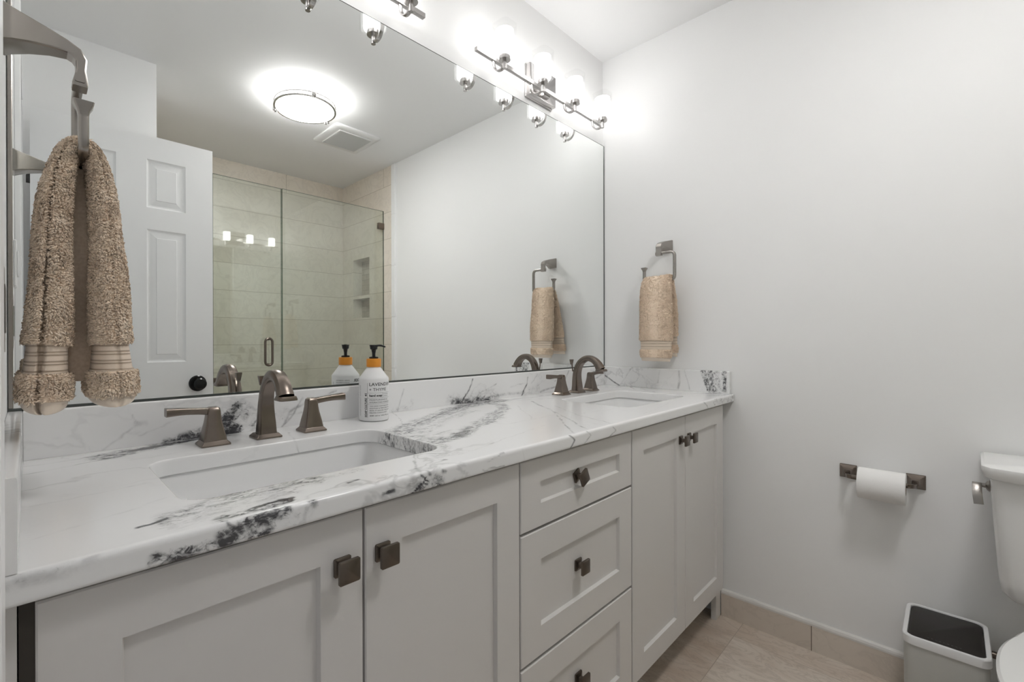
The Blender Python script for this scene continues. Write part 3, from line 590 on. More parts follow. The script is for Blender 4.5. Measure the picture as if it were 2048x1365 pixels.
# ================================================================ FAUCETS
def faucet(loc, lab):
    t = thing('faucet', lab, 'faucet', loc, 0, 'bronze widespread faucets on the countertop')
    bm = bmesh.new(); stack(bm, 0, 0, [(0, 0.055, 0.052, 0.002), (0.003, 0.055, 0.052, 0.002), (0.0085, 0.045, 0.042, 0.002), (0.0095, 0.043, 0.040, 0.002)])
    obj('base_plate', bm, M_BRONZE, t, True)
    path = [(0, -0.001, 0.0097), (0, -0.001, 0.03), (0, 0.000, 0.055), (0, -0.0015, 0.080), (0, -0.008, 0.104), (0, -0.021, 0.125), (0, -0.040, 0.138), (0, -0.061, 0.141), (0, -0.082, 0.134), (0, -0.098, 0.119), (0, -0.107, 0.104), (0, -0.110, 0.0985)]
    wds = [(0.040, 0.037), (0.037, 0.034), (0.033, 0.030), (0.030, 0.027), (0.028, 0.0255), (0.027, 0.024), (0.0265, 0.0235), (0.027, 0.023), (0.028, 0.0235), (0.030, 0.0255), (0.032, 0.028), (0.033, 0.029)]
    P = smoothpath(path, 5); Wd = [w[:2] for w in smoothpath([(a, b, 0) for a, b in wds], 5)]
    bm = bmesh.new(); secs = []; up = Vector((1, 0, 0))
    for i, p in enumerate(P):
        p = Vector(p); tt = (Vector(P[min(i + 1, len(P) - 1)]) - Vector(P[max(i - 1, 0)])).normalized(); b = tt.cross(up)
        w, h = Wd[i]; secs.append([p + up * a + b * c for a, c in [(w / 2, -h * .32), (w / 2, h * .18), (w * .40, h * .40), (w * .16, h * .5), (-w * .16, h * .5), (-w * .40, h * .40), (-w / 2, h * .18), (-w / 2, -h * .32), (-w * .42, -h * .5), (w * .42, -h * .5)]])
    # b points down-hill on the inner side for this path, so mirror the profile to keep the crowned face outside
    loft(bm, secs); obj('spout', bm, M_BRONZE, t, True)
    bm = bmesh.new(); stack(bm, 0, -0.111, [(0.0905, 0.030, 0.026, 0.003), (0.0915, 0.037, 0.033, 0.003), (0.0945, 0.037, 0.033, 0.003), (0.100, 0.033, 0.029, 0.003)])
    obj('spout_tip', bm, M_BRONZE, t, True)
    bm = bmesh.new(); sweep(bm, [(0, 0.018, 0.085), (0, 0.022, 0.118)], circ(0.0028, 10)); stack(bm, 0, 0.0235, [(0.113, 0.008, 0.008, 0.001), (0.132, 0.0145, 0.0115, 0.001), (0.134, 0.0145, 0.0115, 0.001)])
    obj('lift_rod', bm, M_BRONZE, t, True)
    for sx in (-1, 1):
        bm = bmesh.new(); cx = sx * 0.1065
        stack(bm, cx, 0, [(0, 0.055, 0.052, 0.002), (0.003, 0.055, 0.052, 0.002), (0.0085, 0.045, 0.042, 0.002), (0.0100, 0.043, 0.040, 0.002)])
        stack(bm, cx, 0, [(0.0103, 0.043, 0.041, 0.003), (0.015, 0.0425, 0.040, 0.004), (0.028, 0.0375, 0.035, 0.004), (0.045, 0.0305, 0.028, 0.004), (0.058, 0.0262, 0.0245, 0.003), (0.068, 0.0250, 0.0235, 0.003), (0.0750, 0.0225, 0.0215, 0.004), (0.0775, 0.016, 0.017, 0.004)])
        pth = smoothpath([(cx - sx * 0.004, 0, 0.0685), (cx + sx * 0.010, 0, 0.0695), (cx + sx * 0.030, 0, 0.0715), (cx + sx * 0.055, 0, 0.0735), (cx + sx * 0.084, 0, 0.0740)], 4)
        sc = [w for w in smoothpath([(0.95, 0.95, 0), (0.95, 0.88, 0), (0.95, 0.80, 0), (1.05, 0.85, 0), (1.3, 1.05, 0)], 4)]
        sweep(bm, pth, rr(0.0180, 0.0160, 0.003, 3), up=(0, 1, 0), scale=[(w[0], w[1]) for w in sc])
        obj('handle', bm, M_BRONZE, t, True)
    return t
fa = faucet((0.3835, 1.044, CZ + 0.0003), 'nearer bronze arched faucet with two lever handles behind the left sink')
dup(fa, (1.6235, 1.044, CZ + 0.0003), 0, 'farther bronze arched faucet with two lever handles behind the right sink')

# ================================================================ MIRROR
t = thing('wall_mirror', 'wide frameless wall mirror above the double vanity', 'mirror', (1.0, D, 0.976))
ox = lambda bm: [setattr(v, 'co', v.co - Vector((1.0, D, 0.976))) for v in bm.verts] and bm
MX0, MX1, MZ0, MZ1 = XL + 0.0015, W - 0.0015, 0.9765, 2.033
obj('glass_pane', ox(B(MX0 + 0.001, MX1 - 0.001, D - 0.0065, D - 0.0015, MZ0 + 0.001, MZ1)), M_MIRROR, t)
bm = B(MX0, MX1, D - 0.0085, D - 0.0012, MZ0, MZ0 + 0.0042); 
obj('side_channel', ox(B(MX0, MX0 + 0.0065, D - 0.0085, D - 0.0012, MZ0 + 0.0042, MZ1, 0.0012)), M_PEWTER, t)
box(bm, MX1 - 0.0030, MX1, D - 0.0080, D - 0.0012, MZ0 + 0.0042, MZ1); box(bm, MX0 + 0.0065, MX1 - 0.003, D - 0.0072, D - 0.0012, MZ1, MZ1 + 0.0012)
tag(obj('edge_channel', ox(bm), M_EDGE, t), 'thin dark metal edge of the mirror')

# ================================================================ VANITY LIGHTS
def vanity_light(cx, lab):
    t = thing('vanity_light', lab, 'wall light', (cx, D, 2.127), 0, 'four-shade vanity lights above the mirror'); Z0 = 2.127
    bm = bmesh.new()
    for (y, w, h) in ((-0.001, 0.176, 0.130),): pass
    secs = [[(a, y, b) for a, b in rr(w, h, 0.002, 2)] for y, w, h in ((-0.0008, 0.176, 0.131), (-0.006, 0.176, 0.131), (-0.008, 0.170, 0.125), (-0.026, 0.170, 0.125), (-0.028, 0.166, 0.121))]
    loft(bm, secs); obj('backplate', bm, M_NICKEL, t, True)
    bz = 2.087 - Z0; obj('crossbar', B(-0.411, 0.411, -0.060, -0.046, bz - 0.007, bz + 0.007, 0.0008), M_NICKEL, t)
    obj('bar_mount', B(-0.02, 0.02, -0.0455, -0.0282, bz - 0.012, bz + 0.012, 0.001), M_NICKEL, t)
    for k in range(4):
        x = -0.3230 + 0.21535 * k; yc = 1.0485 - D; L = lambda z: z - Z0
        pth = smoothpath([(x, -0.0535, bz - 0.0068), (x, -0.0545, bz - 0.020), (x, -0.0600, bz - 0.036), (x, -0.072, bz - 0.0490), (x, -0.088, bz - 0.0520), (x, yc + 0.004, bz - 0.0475)], 5)
        bm = bmesh.new(); sweep(bm, pth, rr(0.0135, 0.0052, 0.001, 2)); obj('arm', bm, M_NICKEL, t, True)
        bm = bmesh.new(); lathe(bm, [(0.0072, L(2.0325)), (0.0074, L(2.034)), (0.0070, L(2.058)), (0.0070, L(2.0605)), (0.0205, L(2.0608)), (0.0205, L(2.0752)), (0.019, L(2.0758))], x, yc, 28)
        obj('socket_cup', bm, M_NICKEL, t, True)
        bm = bmesh.new(); q = lambda z, w: [(x + a, yc + b, L(z)) for a, b in rr(w, w, 0.017, 5)]
        loft(bm, [q(2.0785, 0.060), q(2.0785, 0.070), q(2.181, 0.0705), q(2.1815, 0.0675), q(2.0805, 0.067), q(2.0805, 0.03)], cap=False)
        tag(obj('outer_shade', bm, M_CLEAR, t, True), 'clear square glass outer shade')
        bm = bmesh.new(); lathe(bm, [(0.006, L(2.0812)), (0.0305, L(2.0812)), (0.0312, L(2.083)), (0.0312, L(2.160)), (0.030, L(2.161)), (0.0295, L(2.158)), (0.0292, L(2.10)), (0.001, L(2.095))], x, yc, 36)
        tag(obj('inner_shade', bm, M_LAMP, t, True), 'lit frosted glass cylinder')
    return t
v1 = vanity_light(1.514, 'brushed nickel light with four glass shades above the mirror\'s right end')
dup(v1, (0.469, D, 2.127), 0, 'brushed nickel glass-shade light mostly cropped by the photo\'s top edge')

# ceiling light
t = thing('ceiling_light', 'round flush ceiling light with white bowl and double nickel rings, seen in the mirror', 'ceiling light', (1.115, -0.147, CEIL))
bm = bmesh.new(); lathe(bm, [(0.07, 0), (0.07, -0.02), (0.055, -0.03), (0.0, -0.03)], 0, 0, 40); obj('canopy', bm, M_TRIM, t, True)
bm = bmesh.new(); lathe(bm, [(0.150, -0.042), (0.151, -0.060), (0.146, -0.068), (0.12, -0.078), (0.07, -0.085), (0.0, -0.087)], 0, 0, 56); lathe(bm, [(0.149, -0.0419), (0.0, -0.040)], 0, 0, 56); tag(obj('glass_bowl', bm, M_DOME, t, True), 'lit white glass bowl')
for zc, r in ((-0.042, 0.158), (-0.063, 0.159)):
    bm = bmesh.new(); secs = []
    for i in range(64):
        a = 2 * PI * i / 64; secs.append([(math.cos(a) * (r + p), math.sin(a) * (r + p), zc + q_) for p, q_ in rr(0.012, 0.009, 0.002, 2)])
    loft(bm, secs + [secs[0]], cap=False); bmesh.ops.remove_doubles(bm, verts=bm.verts[:], dist=1e-6); obj('trim_ring', bm, M_NICKEL, t, True)
for a in (100, 222, 340):
    a = math.radians(a); c, s = math.cos(a), math.sin(a); bm = bmesh.new()
    for o_ in (-0.009, 0.009): 
        b2 = B(0.158, 0.174, o_ - 0.003, o_ + 0.003, -0.074, -0.030, 0.001); me_ = bpy.data.meshes.new('x'); b2.to_mesh(me_); bm.from_mesh(me_); b2.free(); bpy.data.meshes.remove(me_)
    box(bm, 0.160, 0.172, -0.009, 0.009, -0.058, -0.048, 0.001)
    bmesh.ops.rotate(bm, verts=bm.verts[:], matrix=Matrix.Rotation(a, 3, 'Z')); obj('clip', bm, M_NICKEL, t)
# exhaust fan
t = thing('exhaust_fan_cover', 'white square bathroom fan cover with fine grille on the ceiling, seen in the mirror', 'vent', (1.540, -0.447, CEIL))
bm = bmesh.new(); loft(bm, [[(a, b, z) for a, b in rr(w, w, 0.018, 4)] for z, w in ((-0.0003, 0.328), (-0.008, 0.328), (-0.013, 0.318), (-0.016, 0.262))], cap=True); obj('cover', bm, M_VENT, t, True)
bm = bmesh.new(); box(bm, -0.118, 0.118, -0.116, 0.116, -0.0185, -0.0162)
for i in range(36): y = -0.1135 + i * 0.00648; box(bm, -0.1165, 0.1165, y, y + 0.0030, -0.0225, -0.0186)
obj('grille', bm, M_VENTG, t)

# ================================================================ TOWEL RINGS
def towel_ring(loc, rz, lab):
    """local x: out of the wall, y: towards the bent side of the ring"""
    t = thing('towel_ring', lab, 'towel ring', loc, rz, 'open square towel rings'); n = 0.081; Z0 = 1.506
    bm = bmesh.new(); secs = []
    for x, w, h, z in ((0.0008, 0.049, 0.049, 0), (0.006, 0.049, 0.049, 0), (0.014, 0.0445, 0.0425, 0.0005), (0.030, 0.037, 0.0335, 0.0015), (0.050, 0.0295, 0.0245, 0.0015), (0.068, 0.025, 0.0175, -0.0005)):
        secs.append([(x, a, z + b) for a, b in rr(w, h, 0.002, 2)])
    for x, zz, w, h in ((0.0780, -0.0055, 0.0245, 0.0155), (0.0830, -0.014, 0.0238, 0.0135)):
        ang = math.radians(35 if zz > -0.01 else 70); secs.append([(x - 0.0 + b * math.sin(ang), a, zz + b * math.cos(ang)) for a, b in rr(w, h, 0.002, 2)])
    secs.append([(0.0825 + b, a, -0.028) for a, b in rr(0.0235, 0.011, 0.002, 2)]); secs.append([(0.0815 + b, a, -0.0465) for a, b in rr(0.0245, 0.0175, 0.002, 2)]); secs.append([(0.0815 + b, a, -0.0505) for a, b in rr(0.0235, 0.0165, 0.002, 2)])
    loft(bm, secs); obj('bracket', bm, M_PEWTER, t, True).data.set_sharp_from_angle(angle=math.radians(21))
    L = lambda z: z - Z0; zb = 1.352; zt = 1.4660; h = 0.064
    path = [(n, -h, L(1.396))] + bend((n, -h, L(1.396)), (n, -h, L(zb)), (n, h, L(zb)), 0.016) + bend((n, -h, L(zb)), (n, h, L(zb)), (n, h, L(zt)), 0.016) + bend((n, h, L(zb)), (n, h, L(zt)), (n, 0.0, L(zt)), 0.018) + [(n, -0.014, L(zt))]
    bm = bmesh.new(); sweep(bm, path, rr(0.0112, 0.0112, 0.0018, 2)); stack(bm, n, -h, [(L(1.3945), 0.0112, 0.0112, 0.0018), (L(1.401), 0.0135, 0.0135, 0.002), (L(1.408), 0.0205, 0.0205, 0.002), (L(1.412), 0.0220, 0.0220, 0.002)])
    obj('ring', bm, M_PEWTER, t, True); return t
tr = towel_ring((XL, 0.840, 1.506), 0, 'open bronze towel ring on the left wall, large in the photo\'s upper left corner')
dup(tr, (W, 0.846, 1.506), PI, 'small open towel ring on the right wall between mirror corner and bare wall')

# ================================================================ HAND TOWELS
def noise3(P, sc, seed):
    rs = np.random.RandomState(seed); T = rs.rand(32, 32, 32) * 2 - 1; q = P * sc; i = np.floor(q).astype(int); f = q - i; f = f * f * (3 - 2 * f); r = 0
    for a in (0, 1):
        for b in (0, 1):
            for c in (0, 1):
                w = (f[:, 0] if a else 1 - f[:, 0]) * (f[:, 1] if b else 1 - f[:, 1]) * (f[:, 2] if c else 1 - f[:, 2])
                r = r + w * T[(i[:, 0] + a) % 32, (i[:, 1] + b) % 32, (i[:, 2] + c) % 32]
    return r
def towel(loc, rz, lab, path, seed, tufts, tlen):
    """path rows: (n, z, thickness, s0, s1) from the hem behind the ring, over the bar, to the hem in front"""
    t = thing('hand_towel', lab, 'towel', loc, rz, 'beige hand towels hung on the rings')
    A = np.array(path, float); seg = np.r_[0, np.cumsum(np.hypot(np.diff(A[:, 0]), np.diff(A[:, 1])))]
    m = 640; S = np.linspace(0, seg[-1], m)
    def smoothed(c):
        v = np.interp(S, seg, A[:, c]); k = np.ones(37) / 37; p = np.r_[[v[0]] * 18, v, [v[-1]] * 18]; return np.convolve(p, k, 'valid')
    n_, z_, th, s0, s1 = [smoothed(c) for c in range(5)]
    Lz = loc[2]; nr = 132
    tn = np.gradient(n_); tz = np.gradient(z_); ln = np.hypot(tn, tz); tn, tz = tn / ln, tz / ln; ex, ez = tz, -tn       # thickness direction
    down = np.minimum(S, seg[-1] - S)                                    # distance from the nearer hem
    hemL, b2, b1 = 0.021, 0.055, 0.092                                   # hem | fluffy border | woven band | pile
    pinch = np.where((down > b2) & (down < b1), 0.0035, 0) + np.where(down < hemL, 0.0032, 0)
    pinch = np.convolve(np.r_[[pinch[0]] * 2, pinch, [pinch[-1]] * 2], np.ones(5) / 5, 'valid')
    rib = np.where((down > b2) & (down < b1), 0.0 * np.sign(np.sin((down - b2) / (b1 - b2) * 2 * PI * 5.5)), 0)
    hb = np.clip(down / 0.017, 0, 1); hb = np.sqrt(1 - (1 - hb) ** 2)    # rounded hem end
    an = np.arange(nr) / nr * 2 * PI; ca, sa = np.cos(an), np.sin(an); pw = 0.55
    cu = np.sign(ca) * np.abs(ca) ** pw; su = np.sign(sa) * np.abs(sa) ** 0.75
    T = (th / 2 - pinch + rib) * (0.35 + 0.65 * hb); mid = (s0 + s1) / 2; hw = (s1 - s0) / 2 - pinch * 0.8
    # fold lines between the layers, seen on the two narrow sides
    side = np.abs(cu)[None, :] ** 6; front = (S > seg[-1] / 2)[:, None]; gpos = np.where(front, -0.15, -0.30); gd_ = np.where(front, 0.003, 0.014)
    groove = side * np.exp(-((su[None, :] - gpos) / 0.11) ** 2) * gd_
    Pn = n_[:, None] + ex[:, None] * T[:, None] * su[None, :]; Pz = z_[:, None] + ez[:, None] * T[:, None] * su[None, :]
    Ps = mid[:, None] + cu[None, :] * (hw[:, None] - groove)
    V = np.stack([Pn, Ps, Pz - Lz], -1); flat = V.reshape(-1, 3)
    # soft creases plus pile roughness
    gr = np.roll(V, -1, 1) - np.roll(V, 1, 1); gd = np.gradient(V, axis=0); nm = np.cross(gr, gd); nm /= np.linalg.norm(nm, axis=-1, keepdims=True) + 1e-9
    cen = np.stack([n_[:, None] + 0 * Ps, mid[:, None] + 0 * Ps, (z_ - Lz)[:, None] + 0 * Ps], -1); nm *= np.sign(((V - cen) * nm).sum(-1, keepdims=True) + 1e-12)
    big = noise3(flat * np.array([1, 1, 0.45]) + seed, 26, seed).reshape(m, nr) * 0.0028 * np.clip(down / 0.1, 0.2, 1)[:, None]
    pile = ((down > hemL) & (down < b2)) | (down > b1); pl = pile[:, None].astype(float)
    fine = (noise3(flat + seed, 330, seed + 1) + 0.6 * noise3(flat + seed, 620, seed + 2)).reshape(m, nr) * tlen * 0.28 * pl
    V2 = V + nm * (big + fine)[..., None]
    def piece(name, lo, hi, mt, cap0=False, cap1=False):
        k = np.arange(lo, hi); v = V2[k].reshape(-1, 3); q = np.arange(len(k) * nr).reshape(len(k), nr); a, b = q[:-1], q[1:]
        Fq = np.stack([a, np.roll(a, -1, 1), np.roll(b, -1, 1), b], -1).reshape(-1, 4)
        o = npmesh(name, v, Fq, mt, t, smooth=False); o.data.polygons.foreach_set('use_smooth', [True] * len(o.data.polygons))
        bm = bmesh.new(); bm.from_mesh(o.data)
        bmesh.ops.holes_fill(bm, edges=[e for e in bm.edges if e.is_boundary], sides=0); bmesh.ops.recalc_face_normals(bm, faces=bm.faces[:]); bm.to_mesh(o.data); bm.free(); return o
    ix = lambda d: int(np.searchsorted(S, d)); e = m; TL = seg[-1]
    cuts = [('hem', 0, ix(hemL) + 1, M_BAND), ('border_pile', ix(hemL), ix(b2) + 1, M_TERRY), ('woven_band', ix(b2), ix(b1) + 1, M_RIB), ('terry_pile', ix(b1), ix(TL - b1) + 1, M_TERRY), ('woven_band', ix(TL - b1), ix(TL - b2) + 1, M_RIB), ('border_pile', ix(TL - b2), ix(TL - hemL) + 1, M_TERRY), ('hem', ix(TL - hemL), m, M_BAND)]
    rs = np.random.RandomState(seed + 9)
    for name, lo, hi, mt in cuts:
        o = piece(name, lo, hi, mt)
        if mt is not M_TERRY or not tufts: continue
        # short curled loops of the pile, in the same mesh
        cnt = int(tufts * (hi - lo) / m); ii = rs.randint(lo + 1, hi - 1, cnt); jj = rs.randint(0, nr, cnt)
        w = np.abs(ca[jj]) ** 0.2; base = V2[ii, jj] + (V2[np.minimum(ii + 1, m - 1), jj] - V2[ii, jj]) * rs.rand(cnt, 1) + (V2[ii, (jj + 1) % nr] - V2[ii, jj]) * rs.rand(cnt, 1)
        nn = nm[ii, jj]; rnd = rs.randn(cnt, 3); rnd -= (rnd * nn).sum(1, keepdims=True) * nn
        flow = np.stack([noise3(base + k * 3.1, 75, seed + 20 + k) for k in range(3)], 1); flow -= (flow * nn).sum(1, keepdims=True) * nn
        lean = rnd * 0.30 + flow * 1.0 + np.array([0, 0, -0.15]); lean -= (lean * nn).sum(1, keepdims=True) * nn * 0.5
        ln_ = tlen * (0.6 + 0.8 * rs.rand(cnt, 1)); tip = base + nn * ln_ * 0.75 + lean * ln_ * 0.75; midp = base + nn * ln_ * 0.62 + lean * ln_ * 0.22
        sd = np.cross(nn, lean); sd /= np.linalg.norm(sd, axis=1, keepdims=True) + 1e-9; fw = np.cross(sd, nn); r = tlen * 0.34
        b0 = base - nn * 0.0008
        vs_ = np.stack([b0 + sd * r, b0 - sd * r * .5 + fw * r, b0 - sd * r * .5 - fw * r, midp + sd * r, midp - sd * r * .5 + fw * r * .9, midp - sd * r * .5 - fw * r * .9, tip + sd * r * .75, tip - sd * r * .4 + fw * r * .65, tip - sd * r * .4 - fw * r * .65], 1).reshape(-1, 3)
        top = tip + (tip - midp) * 0.35; vs_ = np.concatenate([vs_.reshape(-1, 9, 3), top[:, None, :]], 1).reshape(-1, 3)
        fq = np.array([[0, 1, 4, 3], [1, 2, 5, 4], [2, 0, 3, 5], [3, 4, 7, 6], [4, 5, 8, 7], [5, 3, 6, 8], [6, 7, 8, 9]])
        fq[6] = [6, 7, 9, 8]
        off = np.arange(cnt)[:, None, None] * 10; FQ = (fq[None] + off).reshape(-1, 4)
        me0 = o.data; n0 = len(me0.vertices); co = np.empty(n0 * 3, np.float32); me0.vertices.foreach_get('co', co)
        polys = [list(p.vertices) for p in me0.polygons]; quads = np.array([p for p in polys if len(p) == 4])
        o2 = npmesh(name, np.concatenate([co.reshape(-1, 3), vs_]), np.concatenate([quads, FQ + n0]), mt, t, smooth=False)
        o2.data.polygons.foreach_set('use_smooth', [True] * len(o2.data.polygons)); bpy.data.objects.remove(o); bpy.data.meshes.remove(me0); o2.name = name
    return t
# rows: n, z, thickness, s0, s1 (s towards the ring's bent side)
LEFT = [(0.0430, 1.003, 0.054, -0.068, 0.085), (0.044, 1.05, 0.054, -0.066, 0.083), (0.0475, 1.11, 0.046, -0.062, 0.080), (0.0495, 1.17, 0.040, -0.059, 0.075), (0.0510, 1.23, 0.034, -0.055, 0.068), (0.0555, 1.31, 0.030, -0.052, 0.056), (0.0640, 1.352, 0.021, -0.049, 0.050),
        (0.0700, 1.3655, 0.018, -0.048, 0.049), (0.081, 1.3715, 0.017, -0.048, 0.049), (0.092, 1.3655, 0.018, -0.048, 0.049), (0.0995, 1.352, 0.021, -0.050, 0.050), (0.1050, 1.31, 0.030, -0.054, 0.055), (0.109, 1.23, 0.034, -0.058, 0.060), (0.1110, 1.17, 0.039, -0.062, 0.064), (0.1125, 1.11, 0.046, -0.066, 0.066), (0.1145, 1.05, 0.056, -0.070, 0.068), (0.116, 1.006, 0.058, -0.070, 0.072)]
big_towel = towel((XL, 0.840, 1.352), 0, 'fluffy beige hand towel hanging on the left wall\'s ring, large in the foreground', LEFT, 3, 52000, 0.0037)
def inner_fold():
    secs = []; rs = np.random.RandomState(4)
    for k in range(40):
        f = k / 39; z = 1.0 * (1.343 * (1 - f) + 1.045 * f); w = 0.030 + 0.012 * f; n0 = 0.0805 + 0.002 * math.sin(7 * f); lo = -0.004 + 0.004 * math.sin(9 * f + 1); hi = 0.052 + 0.015 * f
        secs.append([(n0 + a * (1 - 0.10 * math.cos(3.2 * PI * b / (hi - lo))) - 0.0, (lo + hi) / 2 + b, z - 1.352) for a, b in rr(w, hi - lo, 0.012, 6)])
    bm = bmesh.new(); loft(bm, secs); return bm
tag(obj('inner_fold', inner_fold(), M_TERRY, big_towel, True), 'shaded inner fold between the two hanging halves')
RIGHT = [(0.026, 1.024, 0.034, -0.098, 0.055), (0.027, 1.06, 0.035, -0.096, 0.056), (0.031, 1.12, 0.034, -0.090, 0.057), (0.038, 1.20, 0.032, -0.080, 0.058), (0.048, 1.28, 0.027, -0.070, 0.056), (0.062, 1.335, 0.022, -0.066, 0.054), (0.067, 1.356, 0.018, -0.060, 0.053),
         (0.073, 1.3675, 0.015, -0.060, 0.052), (0.081, 1.370, 0.014, -0.060, 0.052), (0.090, 1.364, 0.017, -0.062, 0.053), (0.0965, 1.345, 0.024, -0.067, 0.055), (0.099, 1.30, 0.030, -0.072, 0.058), (0.101, 1.22, 0.033, -0.074, 0.061), (0.103, 1.14, 0.033, -0.074, 0.063), (0.104, 1.08, 0.034, -0.072, 0.062), (0.104, 1.04, 0.036, -0.071, 0.060), (0.104, 1.006, 0.032, -0.066, 0.056)]
towel((W, 0.846, 1.352), PI, 'smaller-looking beige hand towel hanging on the right wall beside the mirror', RIGHT, 5, 26000, 0.0031)

# ================================================================ SOAP BOTTLE
def text_mesh(s, size, bold=0.0):
    cu = bpy.data.curves.new('t', 'FONT'); cu.body = s; cu.size = size; cu.offset = bold; cu.resolution_u = 3
    o = bpy.data.objects.new('t', cu); COL.objects.link(o); dg = bpy.context.evaluated_depsgraph_get(); me = bpy.data.meshes.new_from_object(o.evaluated_get(dg))
    v = [tuple(x.co) for x in me.vertices]; f = [tuple(p.vertices) for p in me.polygons]; bpy.data.objects.remove(o); bpy.data.curves.remove(cu); bpy.data.meshes.remove(me); return v, f
BX, BY, BZ, BR = 0.680, 1.070, CZ + 0.0003, 0.0398
t = thing('soap_bottle', 'white pump bottle of hand soap with orange collar right of the left faucet', 'soap bottle', (BX, BY, BZ))
bm = bmesh.new(); lathe(bm, [(0.034, 0), (0.0385, 0.0015), (BR, 0.005), (BR, 0.110), (0.0388, 0.114), (0.0355, 0.118), (0.0195, 0.1395), (0.0170, 0.1415), (0.0165, 0.146)], 0, 0, 64); obj('body', bm, M_BOTTLE, t, True)
bm = bmesh.new(); lathe(bm, [(0.0190, 0.1425), (0.0196, 0.1435), (0.0196, 0.1635), (0.0188, 0.1645), (0.012, 0.1647)], 0, 0, 48); obj('collar', bm, M_ORANGE, t, True)
bm = bmesh.new(); lathe(bm, [(0.0118, 0.1649), (0.0122, 0.1655), (0.0122, 0.1690), (0.0085, 0.1700), (0.0045, 0.1708), (0.0045, 0.178), (0.0062, 0.187), (0.0075, 0.189), (0.0095, 0.190), (0.0105, 0.198), (0.0115, 0.2005), (0.0115, 0.2015), (0.0, 0.202)], 0, 0, 32)
nd = Vector((0.48, -0.877, 0)); up_ = Vector((nd.y, -nd.x, 0))
sweep(bm, smoothpath([tuple(nd * 0.004 + Vector((0, 0, 0.1985))), tuple(nd * 0.018 + Vector((0, 0, 0.2000))), tuple(nd * 0.028 + Vector((0, 0, 0.1985))), tuple(nd * 0.034 + Vector((0, 0, 0.1960)))], 4), rr(0.009, 0.0052, 0.002, 3), up=up_, scale=[1, 1, 1, 1, 1, 1, .95, .9, .85, .82, .8, .75, .7])
obj('pump', bm, M_BLACK, t, True)
A0 = math.atan2(-BY, -BX)                       # label centre faces the room corner the photo was taken from
def wrap(bm, s, size, a_deg, z, bold=0.0, vertical=False, width=None, flip=False):
    v, f = text_mesh(s, size, bold); xs = [p[0] for p in v]; k = (width / (max(xs) - min(xs))) if width else 1
    out = []
    for x, y, _ in v:
        x = (x - min(xs)) * k
        if vertical: u, h = -y, x
        else: u, h = x, y
        a = A0 + math.radians(a_deg) + u / BR; out.append(bm.verts.new(((BR + 0.00025) * math.cos(a), (BR + 0.00025) * math.sin(a), z - BZ + h)))
    for q in f:
        try: bm.faces.new([out[i] for i in q])
        except ValueError: pass
def line_h(bm, a0, a1, z, h=0.0004):
    n = 24; secs = [[((BR + 0.0002) * math.cos(A0 + math.radians(a0 + (a1 - a0) * i / n)), (BR + 0.0002) * math.sin(A0 + math.radians(a0 + (a1 - a0) * i / n)), z - BZ + dz) for dz in (-h / 2, h / 2)] for i in range(n + 1)]
    loft(bm, secs, cap=False, closed=False)
bm = bmesh.new()
wrap(bm, 'LAVENDER', 0.0118, -17, 0.9815, 0.00012, width=0.0640); wrap(bm, '+ THYME', 0.0112, -17, 0.9680, 0.0, width=0.0475)
line_h(bm, -25, 78, 0.9630); wrap(bm, 'hand soap', 0.0080, -17, 0.9535, 0.0003, width=0.0345); wrap(bm, 'WITH ORGANIC', 0.0030, 37, 0.9580, 0, width=0.020); wrap(bm, 'LAVENDER OIL', 0.0030, 37, 0.9530, 0, width=0.020)
line_h(bm, -25, 78, 0.9495)
secs = [[((BR + 0.0002) * math.cos(A0 + math.radians(34 + d)), (BR + 0.0002) * math.sin(A0 + math.radians(34 + d)), z - BZ) for d in (0, 0.7)] for z in (0.9495, 0.9630)]; loft(bm, secs, False, False)
wrap(bm, 'MOISTURIZING &', 0.0052, -16, 0.9430, 0, width=0.052); wrap(bm, 'HYDRATING FORMULA', 0.0052, -16, 0.9365, 0, width=0.064); line_h(bm, -25, 78, 0.9340)
for i, s in enumerate(('THIS HAND SOAP DELICATELY', 'SOOTHES & PERFUMES THE', 'SKIN. IT LEAVES THE SKIN', 'FEELING CLEAN & SOFT.')): wrap(bm, s, 0.0042, -16, 0.9270 - 0.0058 * i, 0.0, width=0.062 if i < 3 else 0.052)
wrap(bm, '430 ml e 14.5 FL oz', 0.0040, -16, 0.9020, 0.00006, width=0.060)
secs = [[((BR + 0.0002) * math.cos(A0 + math.radians(-25 + d)), (BR + 0.0002) * math.sin(A0 + math.radians(-25 + d)), z - BZ) for d in (0, 0.8)] for z in (0.8985, 0.9890)]; loft(bm, secs, False, False)
wrap(bm, 'SOAP CULTURE', 0.0085, -27, 0.8995, 0.00022, vertical=True, width=0.050); wrap(bm, '41', 0.0085, -27, 0.9540, 0.00035, vertical=True)
for k, s in enumerate(('AVOID CONTACT WITH EYES',)): wrap(bm, s, 0.0040, -58, 0.902, 0, vertical=True, width=0.08 - 0.01 * k)
wrap(bm, 'LAVENDER', 0.0118, 112, 0.9815, 0.00022, width=0.066)
for i in range(7): wrap(bm, ('SHAKE  HYDRATES', 'WATER GLYCERIN ALOE', 'OILS & SEA SALT AND', 'MINT LEAF EXTRACTS', 'MADE FOR HANDS', 'NOT FOR DRINKING', 'STORE COOL & DRY')[i], 0.0044, 226, 0.9850 - 0.0062 * i, 0.0, width=0.039)
tag(obj('label_print', bm, M_INK, t), 'black printed lettering')

